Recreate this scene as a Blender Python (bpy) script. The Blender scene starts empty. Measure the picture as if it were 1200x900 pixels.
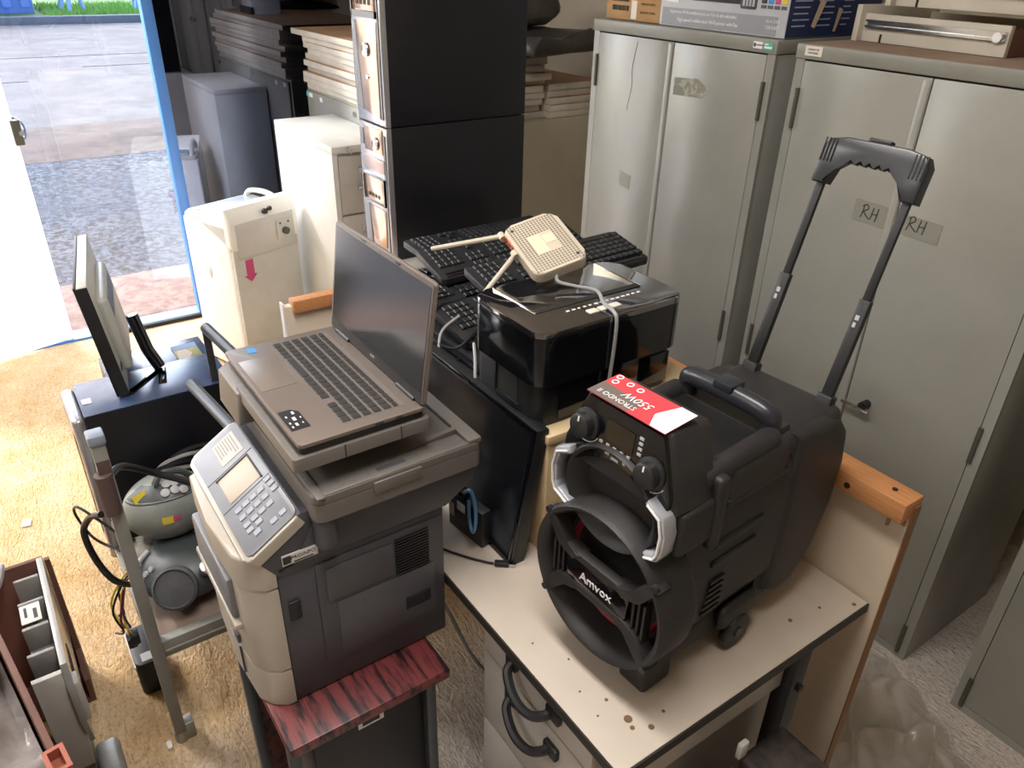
import bpy, bmesh, math, random
from mathutils import Matrix, Vector
random.seed(7)
PI = math.pi
S = bpy.context.scene
C = S.collection
V = Vector

# ---------------------------------------------------------------- camera
cam = bpy.data.cameras.new('camera'); camo = bpy.data.objects.new('camera', cam); C.objects.link(camo)
cam.sensor_fit = 'HORIZONTAL'; cam.sensor_width = 36.0; cam.lens = 901.0 / 1200.0 * 36.0
cam.clip_start = 0.02; cam.clip_end = 300
def _d(px, py): return V((px - 600.0, 450.0 - py, -901.0))
up = -_d(558, 2046).normalized()
l = _d(-124, -79); l -= up * l.dot(up); l.normalize()
Xc = -l; Yc = up.cross(Xc)
R3 = Matrix((Xc, Yc, up))
camo.matrix_world = Matrix.Translation((0, 0, 1.75)) @ R3.to_4x4()
S.camera = camo

# ---------------------------------------------------------------- world, sun, exposure
w = bpy.data.worlds.new('sky'); S.world = w; w.use_nodes = True
nt = w.node_tree; nt.nodes.clear()
sky = nt.nodes.new('ShaderNodeTexSky'); sky.sky_type = 'NISHITA'; sky.sun_disc = False
sky.sun_elevation = math.radians(48); sky.sun_rotation = math.radians(250); sky.air_density = 1.0; sky.dust_density = 3.0
bg = nt.nodes.new('ShaderNodeBackground'); bg.inputs[1].default_value = 0.95
out = nt.nodes.new('ShaderNodeOutputWorld')
nt.links.new(sky.outputs[0], bg.inputs[0]); nt.links.new(bg.outputs[0], out.inputs[0])
sun = bpy.data.lights.new('sun', 'SUN'); sun.energy = 4.0; sun.angle = math.radians(9); sun.color = (1, .95, .86)
suno = bpy.data.objects.new('sun', sun); C.objects.link(suno)
suno.rotation_euler = V((0.55, 0.62, -0.62)).to_track_quat('-Z', 'Y').to_euler()
def area(name, loc, target, sx, sy, power, col):
    a = bpy.data.lights.new(name, 'AREA'); a.shape = 'RECTANGLE'; a.size = sx; a.size_y = sy; a.energy = power; a.color = col
    o = bpy.data.objects.new(name, a); C.objects.link(o); o.location = loc
    o.rotation_euler = (V(target) - V(loc)).to_track_quat('-Z', 'Y').to_euler()
    return o
# added fill lights overhead, out of view; no fittings known in the room
area('overhead_fill_light', (-0.75, 0.3, 2.66), (-0.75, 0.3, 0), 1.2, 0.3, 27, (1, .95, .89))
area('overhead_fill_light', (-3.1, -0.9, 2.66), (-3.1, -0.9, 0), 1.2, 0.3, 40, (1, .97, .93))
area('overhead_fill_light', (-0.9, -1.7, 2.66), (-0.9, -1.2, 0), 1.2, 0.3, 15, (1, .96, .91))
S.view_settings.view_transform = 'Standard'; S.view_settings.look = 'None'
S.view_settings.exposure = 0.38; S.view_settings.gamma = 1.0; S.view_settings.use_curve_mapping = False
S.cycles.use_denoising = True
S.cycles.max_bounces = 10; S.cycles.diffuse_bounces = 6; S.cycles.transparent_max_bounces = 16
S.cycles.sample_clamp_indirect = 6.0; S.cycles.caustics_reflective = False; S.cycles.caustics_refractive = False

# ---------------------------------------------------------------- materials
def lin(h):
    h = h.lstrip('#'); c = [int(h[i:i+2], 16) / 255 for i in (0, 2, 4)]
    return tuple(((x / 12.92) if x <= .04045 else ((x + .055) / 1.055) ** 2.4) for x in c) + (1,)
MATS = {}
def mat(name, col, rough=.5, metal=0., col2=None, nscale=6., npos=(.4, .65), bump=0., bscale=60., spec=.5, coat=0., stretch=None, detail=5., rough2=None):
    if name in MATS: return MATS[name]
    m = bpy.data.materials.new(name); m.use_nodes = True; MATS[name] = m
    n = m.node_tree.nodes; L = m.node_tree.links
    b = n['Principled BSDF']
    b.inputs['Base Color'].default_value = lin(col); b.inputs['Roughness'].default_value = rough
    b.inputs['Metallic'].default_value = metal; b.inputs['Specular IOR Level'].default_value = spec
    b.inputs['Coat Weight'].default_value = coat
    tc = n.new('ShaderNodeTexCoord'); src = tc.outputs['Object']
    if stretch:
        mp = n.new('ShaderNodeMapping'); mp.inputs['Scale'].default_value = stretch
        L.new(src, mp.inputs[0]); src = mp.outputs[0]
    if col2:
        t = n.new('ShaderNodeTexNoise'); t.inputs['Scale'].default_value = nscale; t.inputs['Detail'].default_value = detail
        t.inputs['Roughness'].default_value = .62
        L.new(src, t.inputs['Vector'])
        r = n.new('ShaderNodeValToRGB'); r.color_ramp.elements[0].position = npos[0]; r.color_ramp.elements[1].position = npos[1]
        r.color_ramp.elements[0].color = lin(col); r.color_ramp.elements[1].color = lin(col2)
        L.new(t.outputs['Fac'], r.inputs[0]); L.new(r.outputs[0], b.inputs['Base Color'])
        if rough2 is not None:
            mr = n.new('ShaderNodeMapRange'); mr.inputs[1].default_value = npos[0]; mr.inputs[2].default_value = npos[1]
            mr.inputs[3].default_value = rough; mr.inputs[4].default_value = rough2
            L.new(t.outputs['Fac'], mr.inputs[0]); L.new(mr.outputs[0], b.inputs['Roughness'])
    if bump:
        t2 = n.new('ShaderNodeTexNoise'); t2.inputs['Scale'].default_value = bscale; t2.inputs['Detail'].default_value = 4
        L.new(src, t2.inputs['Vector'])
        bp = n.new('ShaderNodeBump'); bp.inputs['Strength'].default_value = bump; bp.inputs['Distance'].default_value = .01
        L.new(t2.outputs['Fac'], bp.inputs['Height']); L.new(bp.outputs[0], b.inputs['Normal'])
    return m
steel = mat('grey_green_paint', '#9b9b95', .27, 0, '#8f8f89', 2.2, (.35, .7), .03, 40, spec=.75)
steel_dk = mat('grey_green_paint_worn', '#8e8e86', .34, 0, '#7b7b73', 3., (.4, .7))
seam = mat('dark_gap', '#1c1d1a', .8)
hinge_m = mat('hinge_metal', '#5b5c54', .45, .4)
chrome = mat('chrome', '#d8d8d8', .18, 1)
white_en = mat('white_enamel', '#ecebe7', .3, 0, '#dddad2', 3., (.45, .75))
white_pl = mat('white_plastic', '#c8c8c4', .45, 0, '#bdbcb6', 5.)
file_m = mat('cream_steel', '#d9d9d4', .38, 0, '#cccbc5', 3.)
black_sh = mat('black_sheet_steel', '#101117', .38, 0, '#181920', 3., (.4, .75), .02, 200)
black_pl = mat('black_plastic', '#191a1d', .45, 0, '#232427', 12., (.4, .7), .05, 300)
black_gl = mat('black_gloss', '#0b0c10', .09, 0, '#191b20', 4., (.48, .8), 0, 50, .5, .3, rough2=.22)
black_dusty = mat('black_dusty_screen', '#101217', .3, 0, '#43464c', 7., (.48, .85), 0, 50, .5, rough2=.6)
key_m = mat('key_plastic', '#222427', .42, 0, '#2d2f33', 20.)
spk = mat('speaker_plastic', '#262425', .5, 0, '#302e2e', 18., (.4, .75), .12, 500)
spk_in = mat('speaker_inner', '#0e0e10', .55)
spk_edge = mat('speaker_satin', '#2b2d33', .3)
red_m = mat('red_ring', '#b5283c', .5)
silver_pl = mat('silver_beige_plastic', '#bcb5aa', .38, .1, '#b0a89c', 4.)
blue_grey = mat('blue_grey_panel', '#858890', .40, .1, '#777a82', 6.)
dk_grey = mat('charcoal_plastic', '#4a4b53', .45, 0, '#504f56', 7., (.4, .7), .06, 400)
sc_grey = mat('brown_grey_plastic', '#6b6764', .42, 0, '#736e6a', 5., (.4, .7), .04, 400)
lap_m = mat('laptop_grey', '#7e746d', .42, .35, '#766c66', 3.)
lap_key = mat('laptop_key', '#292725', .55)
lap_bez = mat('laptop_bezel', '#2a292b', .42)
screen_m = mat('laptop_screen', '#17171a', .16, 0, '#1f1f22', 2.5, (.4, .8), spec=.9)
desk_m = mat('desk_laminate', '#cabfb2', .42, 0, '#bcae9f', 3.2, (.42, .75), .02, 80)
edge_m = mat('black_edge_band', '#2a2723', .55)
draw_m = mat('grey_laminate', '#b7b3af', .5, 0, '#aaa6a2', 4.)
panel_m = mat('cream_laminate', '#d3c5b3', .5, 0, '#c6b5a1', 3.)
orange_w = mat('orange_wood', '#c68c5c', .5, 0, '#b27545', 9., (.35, .7), .1, 60, stretch=(2, 20, 20))
box_cream = mat('cream_board', '#dac39c', .6, 0, '#cdb48c', 5.)
rose = mat('rosewood', '#7a3a3c', .36, 0, '#24141a', 4., (.46, .6), .08, 40, stretch=(2., 16, 10))
grey_tube = mat('grey_painted_tube', '#8b8b86', .45, .1, '#7c7c77', 8.)
grey_dk_tube = mat('dark_steel_tube', '#565a5e', .4, .5)
brown_tape = mat('brown_tape', '#5a4846', .6)
boom = mat('grey_boombox', '#8d938f', .4, .1, '#838985', 8.)
boom_dk = mat('dark_boombox', '#4a5053', .42, .05, '#3f4548', 8.)
boom_gr = mat('boombox_grille', '#55565a', .7, 0, '#4a4b4f', 300., bump=.3, bscale=900)
card = mat('cardboard', '#b38e62', .8, 0, '#a58057', 7.)
card_dk = mat('brown_board', '#6d4a3e', .75, 0, '#5e3f35', 5.)
board_m = mat('white_board', '#cdc7bb', .55, 0, '#c0b9ac', 5.)
board_top = mat('board_wood_face', '#b59474', .6, 0, '#a78564', 5.)
bag_m = mat('grey_vinyl', '#4a4744', .45, 0, '#5a5651', 9., (.4, .7), .4, 25)
bag_dk = mat('black_vinyl', '#2c2a2b', .4, 0, '#393637', 9., (.4, .7), .3, 25)
router_m = mat('router_white', '#c9bfae', .5, 0, '#beb3a1', 8.)
orange_p = mat('orange_port', '#c25a3a', .5)
navy = mat('navy_print', '#22325f', .45)
white_pr = mat('white_print', '#e9e9ea', .5)
grey_pr = mat('grey_print', '#a9aaae', .5)
teal_pr = mat('teal_print', '#4fb0a0', .5)
red_pr = mat('red_print', '#c8434c', .45)
pink_pr = mat('pink_print', '#c24a7c', .5)
cyan_pr = mat('cyan_print', '#3f8fd0', .5)
yel_pr = mat('yellow_print', '#d5c23d', .5)
ink = mat('ink_dark', '#3a3a3a', .7)
tape_m = mat('tape_residue', '#8a8a7d', .6, 0, '#b1b0a2', 40., (.5, .6))
tape_light = mat('clear_tape', '#8f8f86', .28)
blue_fr = mat('blue_painted_frame', '#4c82cc', .4)
wall_m = mat('cream_wall', '#c4bba8', .8, 0, '#b8ae9b', 2.)
ceil_m = mat('white_ceiling', '#dcd8d0', .9)
grey_plastic = mat('grey_plastic_part', '#8d8b88', .5, 0, '#7d7b79', 8.)
galv = mat('galvanised', '#9fa19e', .4, .6, '#8c8e8c', 12.)
terra = mat('terracotta', '#a8604c', .7)
cable_w = mat('grey_cable', '#9a9a9c', .4)
cable_k = mat('black_cable', '#17181b', .4)
cable_b = mat('blue_cable', '#5a93c4', .4)
dirt_m = mat('dried_spot', '#7b5f47', .8)
paper = mat('paper', '#dcd8cf', .7)
mirror = mat('black_reflective_glass', '#777a88', .02, 1.)

def floor_mat():
    m = bpy.data.materials.new('swirled_dusty_carpet'); m.use_nodes = True
    n = m.node_tree.nodes; L = m.node_tree.links; b = n['Principled BSDF']; b.inputs['Roughness'].default_value = .92
    b.inputs['Specular IOR Level'].default_value = .15
    tc = n.new('ShaderNodeTexCoord')
    # dust: yellow near the door side, grey under the desks
    sx = n.new('ShaderNodeSeparateXYZ'); L.new(tc.outputs['Object'], sx.inputs[0])
    nz = n.new('ShaderNodeTexNoise'); nz.inputs['Scale'].default_value = 2.2; nz.inputs['Detail'].default_value = 6
    L.new(tc.outputs['Object'], nz.inputs['Vector'])
    ad = n.new('ShaderNodeMath'); ad.operation = 'MULTIPLY_ADD'; ad.inputs[1].default_value = .9
    L.new(nz.outputs['Fac'], ad.inputs[0]); L.new(sx.outputs['X'], ad.inputs[2])
    mr = n.new('ShaderNodeMapRange'); mr.inputs[1].default_value = -1.1; mr.inputs[2].default_value = -.6
    L.new(ad.outputs[0], mr.inputs[0])
    r1 = n.new('ShaderNodeValToRGB')
    r1.color_ramp.elements[0].position = .3; r1.color_ramp.elements[0].color = lin('#c6a271')
    r1.color_ramp.elements[1].position = .72; r1.color_ramp.elements[1].color = lin('#dfc7a2')
    nz2 = n.new('ShaderNodeTexNoise'); nz2.inputs['Scale'].default_value = 7; nz2.inputs['Detail'].default_value = 8; nz2.inputs['Roughness'].default_value = .7
    L.new(tc.outputs['Object'], nz2.inputs['Vector']); L.new(nz2.outputs['Fac'], r1.inputs[0])
    mx = n.new('ShaderNodeMixRGB'); mx.inputs[2].default_value = lin('#d2c8c0')
    L.new(mr.outputs[0], mx.inputs[0]); L.new(r1.outputs[0], mx.inputs[1])
    # speckle of sawdust
    sp = n.new('ShaderNodeTexNoise'); sp.inputs['Scale'].default_value = 90; sp.inputs['Detail'].default_value = 3
    L.new(tc.outputs['Object'], sp.inputs['Vector'])
    rs = n.new('ShaderNodeValToRGB'); rs.color_ramp.elements[0].position = .3; rs.color_ramp.elements[0].color = (.62, .56, .5, 1)
    rs.color_ramp.elements[1].position = .5; rs.color_ramp.elements[1].color = (1, 1, 1, 1)
    L.new(sp.outputs['Fac'], rs.inputs[0])
    mm = n.new('ShaderNodeMixRGB'); mm.blend_type = 'MULTIPLY'; mm.inputs[0].default_value = .7
    L.new(mx.outputs[0], mm.inputs[1]); L.new(rs.outputs[0], mm.inputs[2]); L.new(mm.outputs[0], b.inputs['Base Color'])
    # combed swirls
    wv = n.new('ShaderNodeTexNoise'); wv.inputs['Scale'].default_value = 40; wv.inputs['Detail'].default_value = 3; wv.inputs['Distortion'].default_value = 2.4
    mp = n.new('ShaderNodeMapping'); mp.inputs['Scale'].default_value = (.55, 1.5, 1); mp.inputs['Rotation'].default_value = (0, 0, .5)
    L.new(tc.outputs['Object'], mp.inputs[0]); L.new(mp.outputs[0], wv.inputs['Vector'])
    b1 = n.new('ShaderNodeBump'); b1.inputs['Strength'].default_value = .85; b1.inputs['Distance'].default_value = .014
    L.new(wv.outputs['Fac'], b1.inputs['Height'])
    b2 = n.new('ShaderNodeBump'); b2.inputs['Strength'].default_value = .6; b2.inputs['Distance'].default_value = .004
    L.new(sp.outputs['Fac'], b2.inputs['Height']); L.new(b1.outputs[0], b2.inputs['Normal']); L.new(b2.outputs[0], b.inputs['Normal'])
    return m
def ground_mat(name, c1, c2, c3, s, bump):
    m = bpy.data.materials.new(name); m.use_nodes = True
    n = m.node_tree.nodes; L = m.node_tree.links; b = n['Principled BSDF']; b.inputs['Roughness'].default_value = .9
    tc = n.new('ShaderNodeTexCoord')
    a = n.new('ShaderNodeTexNoise'); a.inputs['Scale'].default_value = s; a.inputs['Detail'].default_value = 6; a.inputs['Roughness'].default_value = .75
    c = n.new('ShaderNodeTexNoise'); c.inputs['Scale'].default_value = .7; c.inputs['Detail'].default_value = 6
    L.new(tc.outputs['Object'], a.inputs['Vector']); L.new(tc.outputs['Object'], c.inputs['Vector'])
    r = n.new('ShaderNodeValToRGB'); r.color_ramp.elements[0].position = .43; r.color_ramp.elements[0].color = lin(c1)
    r.color_ramp.elements[1].position = .58; r.color_ramp.elements[1].color = lin(c2); L.new(a.outputs['Fac'], r.inputs[0])
    r2 = n.new('ShaderNodeValToRGB'); r2.color_ramp.elements[0].position = .45; r2.color_ramp.elements[0].color = (0, 0, 0, 1)
    r2.color_ramp.elements[1].position = .7; r2.color_ramp.elements[1].color = (.8, .8, .8, 1); L.new(c.outputs['Fac'], r2.inputs[0])
    mx = n.new('ShaderNodeMixRGB'); mx.inputs[2].default_value = lin(c3)
    L.new(r2.outputs[0], mx.inputs[0]); L.new(r.outputs[0], mx.inputs[1]); L.new(mx.outputs[0], b.inputs['Base Color'])
    bp = n.new('ShaderNodeBump'); bp.inputs['Strength'].default_value = bump; bp.inputs['Distance'].default_value = .03
    L.new(a.outputs['Fac'], bp.inputs['Height']); L.new(bp.outputs[0], b.inputs['Normal'])
    return m
def glass_mat(name, tint=(1, 1, 1, 1), refl=.08, rough=0.0):
    m = bpy.data.materials.new(name); m.use_nodes = True
    n = m.node_tree.nodes; L = m.node_tree.links; n.clear()
    o = n.new('ShaderNodeOutputMaterial'); t = n.new('ShaderNodeBsdfTransparent'); g = n.new('ShaderNodeBsdfGlossy')
    t.inputs[0].default_value = tint; g.inputs['Roughness'].default_value = rough
    x = n.new('ShaderNodeMixShader'); x.inputs[0].default_value = refl
    L.new(t.outputs[0], x.inputs[1]); L.new(g.outputs[0], x.inputs[2]); L.new(x.outputs[0], o.inputs[0])
    return m
def frosted_mat():
    m = bpy.data.materials.new('frosted_white_sheet'); m.use_nodes = True
    n = m.node_tree.nodes; L = m.node_tree.links; n.clear()
    o = n.new('ShaderNodeOutputMaterial'); t = n.new('ShaderNodeBsdfTranslucent'); g = n.new('ShaderNodeBsdfDiffuse')
    t.inputs[0].default_value = (.93, .93, .93, 1); g.inputs[0].default_value = (.9, .9, .9, 1)
    x = n.new('ShaderNodeMixShader'); x.inputs[0].default_value = .3
    L.new(t.outputs[0], x.inputs[1]); L.new(g.outputs[0], x.inputs[2]); L.new(x.outputs[0], o.inputs[0])
    return m
def film_mat():
    m = bpy.data.materials.new('clear_plastic_film'); m.use_nodes = True
    n = m.node_tree.nodes; L = m.node_tree.links; n.clear()
    o = n.new('ShaderNodeOutputMaterial'); t = n.new('ShaderNodeBsdfTransparent'); g = n.new('ShaderNodeBsdfPrincipled')
    g.inputs['Base Color'].default_value = lin('#ebe3da'); g.inputs['Roughness'].default_value = .18; g.inputs['Specular IOR Level'].default_value = 1.
    t.inputs[0].default_value = (.93, .91, .89, 1)
    x = n.new('ShaderNodeMixShader'); x.inputs[0].default_value = .5
    tc = n.new('ShaderNodeTexCoord'); nz = n.new('ShaderNodeTexNoise'); nz.inputs['Scale'].default_value = 14; nz.inputs['Detail'].default_value = 3; nz.inputs['Distortion'].default_value = 1.2
    bp = n.new('ShaderNodeBump'); bp.inputs['Strength'].default_value = .8; bp.inputs['Distance'].default_value = .012
    L.new(tc.outputs['Object'], nz.inputs['Vector']); L.new(nz.outputs['Fac'], bp.inputs['Height']); L.new(bp.outputs[0], g.inputs['Normal'])
    gl = n.new('ShaderNodeBsdfGlossy'); gl.inputs['Roughness'].default_value = .16; L.new(bp.outputs[0], gl.inputs['Normal'])
    y = n.new('ShaderNodeMixShader'); y.inputs[0].default_value = .22; L.new(g.outputs[0], y.inputs[1]); L.new(gl.outputs[0], y.inputs[2])
    L.new(t.outputs[0], x.inputs[1]); L.new(y.outputs[0], x.inputs[2]); L.new(x.outputs[0], o.inputs[0])
    return m
clear_glass = glass_mat('clear_glass', (.93, .96, 1, 1), .07)
bag_film = film_mat()

# ---------------------------------------------------------------- mesh builder
def frame(o, u, v):
    u = V(u).normalized(); v = V(v); v = (v - u * v.dot(u)).normalized(); w_ = u.cross(v)
    m = Matrix((u, v, w_)).transposed().to_4x4(); m.translation = V(o); return m
FY = lambda x, y, z: frame((x, y, z), (1, 0, 0), (0, 0, 1))     # face looking to -Y
FX = lambda x, y, z: frame((x, y, z), (0, 1, 0), (0, 0, 1))     # face looking to +X
FZ = lambda x, y, z: frame((x, y, z), (1, 0, 0), (0, 1, 0))     # face looking up
def rrect(x0, x1, y0, y1, r, n=4):
    p = []
    for cx, cy, a0 in ((x1-r, y0+r, -90), (x1-r, y1-r, 0), (x0+r, y1-r, 90), (x0+r, y0+r, 180)):
        for i in range(n+1):
            a = math.radians(a0 + 90*i/n); p.append((cx + r*math.cos(a), cy + r*math.sin(a)))
    return p
def cr(pts, k=6):
    pts = [V(p) for p in pts]; o = []
    for i in range(len(pts)-1):
        p0 = pts[max(i-1, 0)]; p1 = pts[i]; p2 = pts[i+1]; p3 = pts[min(i+2, len(pts)-1)]
        for j in range(k):
            t = j/k
            o.append(.5*((2*p1)+(p2-p0)*t+(2*p0-5*p1+4*p2-p3)*t*t+(3*p1-p0-3*p2+p3)*t**3))
    o.append(pts[-1]); return o
class MB:
    def __init__(s): s.bm = bmesh.new()
    def box(s, x0, x1, y0, y1, z0, z1, bev=0, seg=2, M=None):
        m = Matrix.Translation(((x0+x1)/2, (y0+y1)/2, (z0+z1)/2)) @ Matrix.Diagonal((abs(x1-x0), abs(y1-y0), abs(z1-z0), 1))
        if M: m = M @ m
        r = bmesh.ops.create_cube(s.bm, size=1, matrix=m)
        if bev:
            es = list({e for v in r['verts'] for e in v.link_edges})
            bmesh.ops.bevel(s.bm, geom=es, offset=bev, segments=seg, profile=.5, affect='EDGES', clamp_overlap=True)
        return s
    def poly(s, pts, a0, a1, M, bev=0, seg=2):
        """prism: 2D outline in M's XY plane, extruded from a0 to a1 along M's Z"""
        lo = [s.bm.verts.new(M @ V((x, y, a0))) for x, y in pts]; hi = [s.bm.verts.new(M @ V((x, y, a1))) for x, y in pts]
        n = len(pts); f = [s.bm.faces.new(hi), s.bm.faces.new(lo[::-1])]
        for i in range(n): s.bm.faces.new((lo[i], lo[(i+1) % n], hi[(i+1) % n], hi[i]))
        if bev:
            es = list(f[0].edges)
            bmesh.ops.bevel(s.bm, geom=es, offset=bev, segments=seg, profile=.5, affect='EDGES', clamp_overlap=True)
        return s
    def quad(s, a, b, c, d):
        s.bm.faces.new([s.bm.verts.new(V(p)) for p in (a, b, c, d)]); return s
    def cyl(s, p0, p1, r, n=16, r2=None, bev=0):
        p0, p1 = V(p0), V(p1); ax = (p1-p0); h = ax.length; q = ax.to_track_quat('Z', 'Y').to_matrix().to_4x4()
        m = Matrix.Translation((p0+p1)/2) @ q
        rr = bmesh.ops.create_cone(s.bm, cap_ends=True, segments=n, radius1=r, radius2=r if r2 is None else r2, depth=h, matrix=m)
        if bev:
            es = list({e for v in rr['verts'] for e in v.link_edges if any(len(f.verts) > 4 for f in e.link_faces)})
            bmesh.ops.bevel(s.bm, geom=es, offset=bev, segments=2, profile=.5, affect='EDGES')
        return s
    def tube(s, pts, r, n=8):
        pts = [V(p) for p in pts]; rings = []; nrm = None
        for i, p in enumerate(pts):
            t = (pts[min(i+1, len(pts)-1)] - pts[max(i-1, 0)]).normalized()
            if nrm is None: nrm = t.orthogonal().normalized()
            nrm = (nrm - t*nrm.dot(t))
            nrm = nrm.normalized() if nrm.length > 1e-6 else t.orthogonal().normalized()
            bn = t.cross(nrm)
            rings.append([s.bm.verts.new(p + (nrm*math.cos(2*PI*k/n) + bn*math.sin(2*PI*k/n))*r) for k in range(n)])
        for a, b in zip(rings, rings[1:]):
            for k in range(n): s.bm.faces.new((a[k], a[(k+1) % n], b[(k+1) % n], b[k]))
        s.bm.faces.new(rings[0][::-1]); s.bm.faces.new(rings[-1]); return s
    def lathe(s, prof, M, n=32, close=False, sx=1., sy=1.):
        rings = []
        for r, h in prof: rings.append([s.bm.verts.new(M @ V((r*sx*math.cos(2*PI*k/n), r*sy*math.sin(2*PI*k/n), h))) for k in range(n)])
        for a, b in zip(rings, rings[1:]):
            for k in range(n): s.bm.faces.new((a[k], a[(k+1) % n], b[(k+1) % n], b[k]))
        if not close:
            if prof[-1][0] > 1e-5: s.bm.faces.new(rings[-1])
            if prof[0][0] > 1e-5: s.bm.faces.new(rings[0][::-1])
        return s
    def sphere(s, c, rx, ry, rz, n=20, M=None):
        m = Matrix.Translation(c) @ Matrix.Diagonal((rx, ry, rz, 1))
        if M: m = M @ m
        bmesh.ops.create_uvsphere(s.bm, u_segments=n, v_segments=n//2+2, radius=1, matrix=m); return s
    def text(s, t, size, M, ax='CENTER', depth=.0006, spacing=1.0, shear=0.):
        cu = bpy.data.curves.new('t', 'FONT'); cu.body = t; cu.size = size; cu.align_x = ax; cu.align_y = 'CENTER'; cu.extrude = depth/2
        cu.space_character = spacing; cu.shear = shear; cu.resolution_u = 2
        ob = bpy.data.objects.new('t', cu); C.objects.link(ob)
        dg = bpy.context.evaluated_depsgraph_get(); me = bpy.data.meshes.new_from_object(ob.evaluated_get(dg))
        me.transform(M); s.bm.from_mesh(me)
        bpy.data.objects.remove(ob); bpy.data.curves.remove(cu); bpy.data.meshes.remove(me); return s
    def grid(s, nu, nv, fn, thick=0):
        vs = [[s.bm.verts.new(V(fn(i/nu, j/nv))) for j in range(nv+1)] for i in range(nu+1)]
        for i in range(nu):
            for j in range(nv): s.bm.faces.new((vs[i][j], vs[i+1][j], vs[i+1][j+1], vs[i][j+1]))
        return s
    def rot(s, M): s.bm.transform(M); return s
    def mesh(s, name, m, ang=38):
        bmesh.ops.recalc_face_normals(s.bm, faces=s.bm.faces)
        me = bpy.data.meshes.new(name); s.bm.to_mesh(me); s.bm.free()
        me.materials.append(m)
        for p in me.polygons: p.use_smooth = True
        me.set_sharp_from_angle(angle=math.radians(ang))
        return me
def link(name, me):
    o = bpy.data.objects.new(name, me); C.objects.link(o); return o
class Thing:
    """an Empty at the thing's base; parts are given in world axes (local=False) or in the thing's own axes"""
    def __init__(s, name, label, cat, loc, rz=0, group=None, local=False, rot=None):
        s.o = bpy.data.objects.new(name, None); C.objects.link(s.o); s.o.empty_display_size = .05
        s.o.location = loc; s.o.rotation_euler = rot if rot else (0, 0, rz); s.loc = V(loc); s.local = local
        s.o['label'] = label; s.o['category'] = cat
        if group: s.o['group'] = group
    def part(s, name, mb, m, parent=None, label=None, kind=None, ang=38):
        if not s.local: mb.rot(Matrix.Translation(-s.loc))
        o = link(name, mb.mesh(name, m, ang)); o.parent = parent or s.o
        if label: o['label'] = label
        if kind: o['kind'] = kind
        return o
    def piece(s, name, me, mtx, parent=None):
        o = link(name, me); o.parent = parent or s.o
        o.matrix_local = (mtx if s.local else Matrix.Translation(-s.loc) @ mtx); return o
def single(name, mb, m, label, cat, loc, group=None, kind=None, ang=38):
    """a thing that is one mesh; mb in world axes"""
    mb.rot(Matrix.Translation(-V(loc))); o = link(name, mb.mesh(name, m, ang)); o.location = loc
    o['label'] = label; o['category'] = cat
    if group: o['group'] = group
    if kind: o['kind'] = kind
    return o
def struct(name, mb, m, parent=None):
    o = link(name, mb.mesh(name, m))
    if parent: o.parent = parent
    else: o['kind'] = 'structure'
    return o
def dup(o, loc, rot, label=None, group=None):
    r = o.copy(); C.objects.link(r); r.location = loc; r.rotation_euler = rot
    if label: r['label'] = label
    if group: r['group'] = group
    for ch in list(o.children):
        c = ch.copy(); C.objects.link(c); c.parent = r
        for g in list(ch.children):
            d = g.copy(); C.objects.link(d); d.parent = c
    return r

# ================================================================ SETTING
WX = -4.09      # window wall plane
struct('floor', MB().box(WX, 2.2, -3.6, 2.62, -.05, 0), floor_mat())
struct('ceiling', MB().box(WX-.1, 2.3, -3.7, 2.8, 2.75, 2.85), ceil_m)
struct('wall_back', MB().box(WX-.1, 2.3, 2.62, 2.75, -.05, 2.75), wall_m)
struct('wall_right', MB().box(2.2, 2.3, -3.6, 2.62, -.05, 2.75), wall_m)
struct('wall_front', MB().box(WX-.1, 2.2, -3.7, -3.6, -.05, 2.75), wall_m)
struct('wall_left', MB().box(WX-.1, WX, -3.6, 2.62, 2.45, 2.75).box(WX-.1, WX, -3.6, -1.9, -.05, 2.45), wall_m)  # solid lower stretch, out of view, is shaped to limit the sun patch
# blue posts, sill track
struct('trim_1', MB().box(WX-.03, WX+.03, .815, .865, 0, 2.45, .004), blue_fr)
struct('trim_2', MB().box(WX-.07, WX+.045, -1.0, 2.62, -.03, .012, .003), blue_fr)
struct('trim_3', MB().box(WX-.05, WX+.05, -3.0, 2.62, 2.40, 2.46, .004), blue_fr)
struct('trim_4', MB().box(WX+.045, WX+.075, .38, .83, -.03, .02, .003), seam)
# clear pane beside the post
w1 = struct('window_1', MB().box(WX-.004, WX+.002, .2, .815, .012, 2.40), clear_glass)
w2 = struct('window_2', MB().box(WX-.006, WX+.004, .865, 2.62, .012, 2.40), mirror)
# white door leaf, slightly ajar
d1 = bpy.data.objects.new('door_1', None); C.objects.link(d1); d1['kind'] = 'structure'
dm = frame((WX+.02, .2, 0), (.24, -.97, 0), (0, 0, 1))
struct('door_sheet', MB().box(.03, .95, .015, 2.38, -.012, .012, .002, M=dm), MATS.setdefault('frosted', frosted_mat()), d1)
struct('door_stile', MB().box(0, .03, .015, 2.38, -.018, .018, .002, M=dm).box(.95, .99, .015, 2.38, -.018, .018, .002, M=dm), MATS['frosted'], d1)
lk = struct('latch', MB().box(-.024, .012, .955, 1.06, -.028, .028, .004, M=dm), hinge_m, d1)
struct('latch_bolt', MB().cyl(dm @ V((-.02, 1.005, -.03)), dm @ V((-.02, 1.005, .034)), .012), chrome, d1)
struct('latch_hook', MB().tube(cr([dm @ V(p) for p in ((-.01, .965, .03), (-.045, .975, .03), (-.05, 1.03, .03), (-.02, 1.062, .03), (.0, 1.06, .03))]), .006), chrome, d1)

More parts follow.
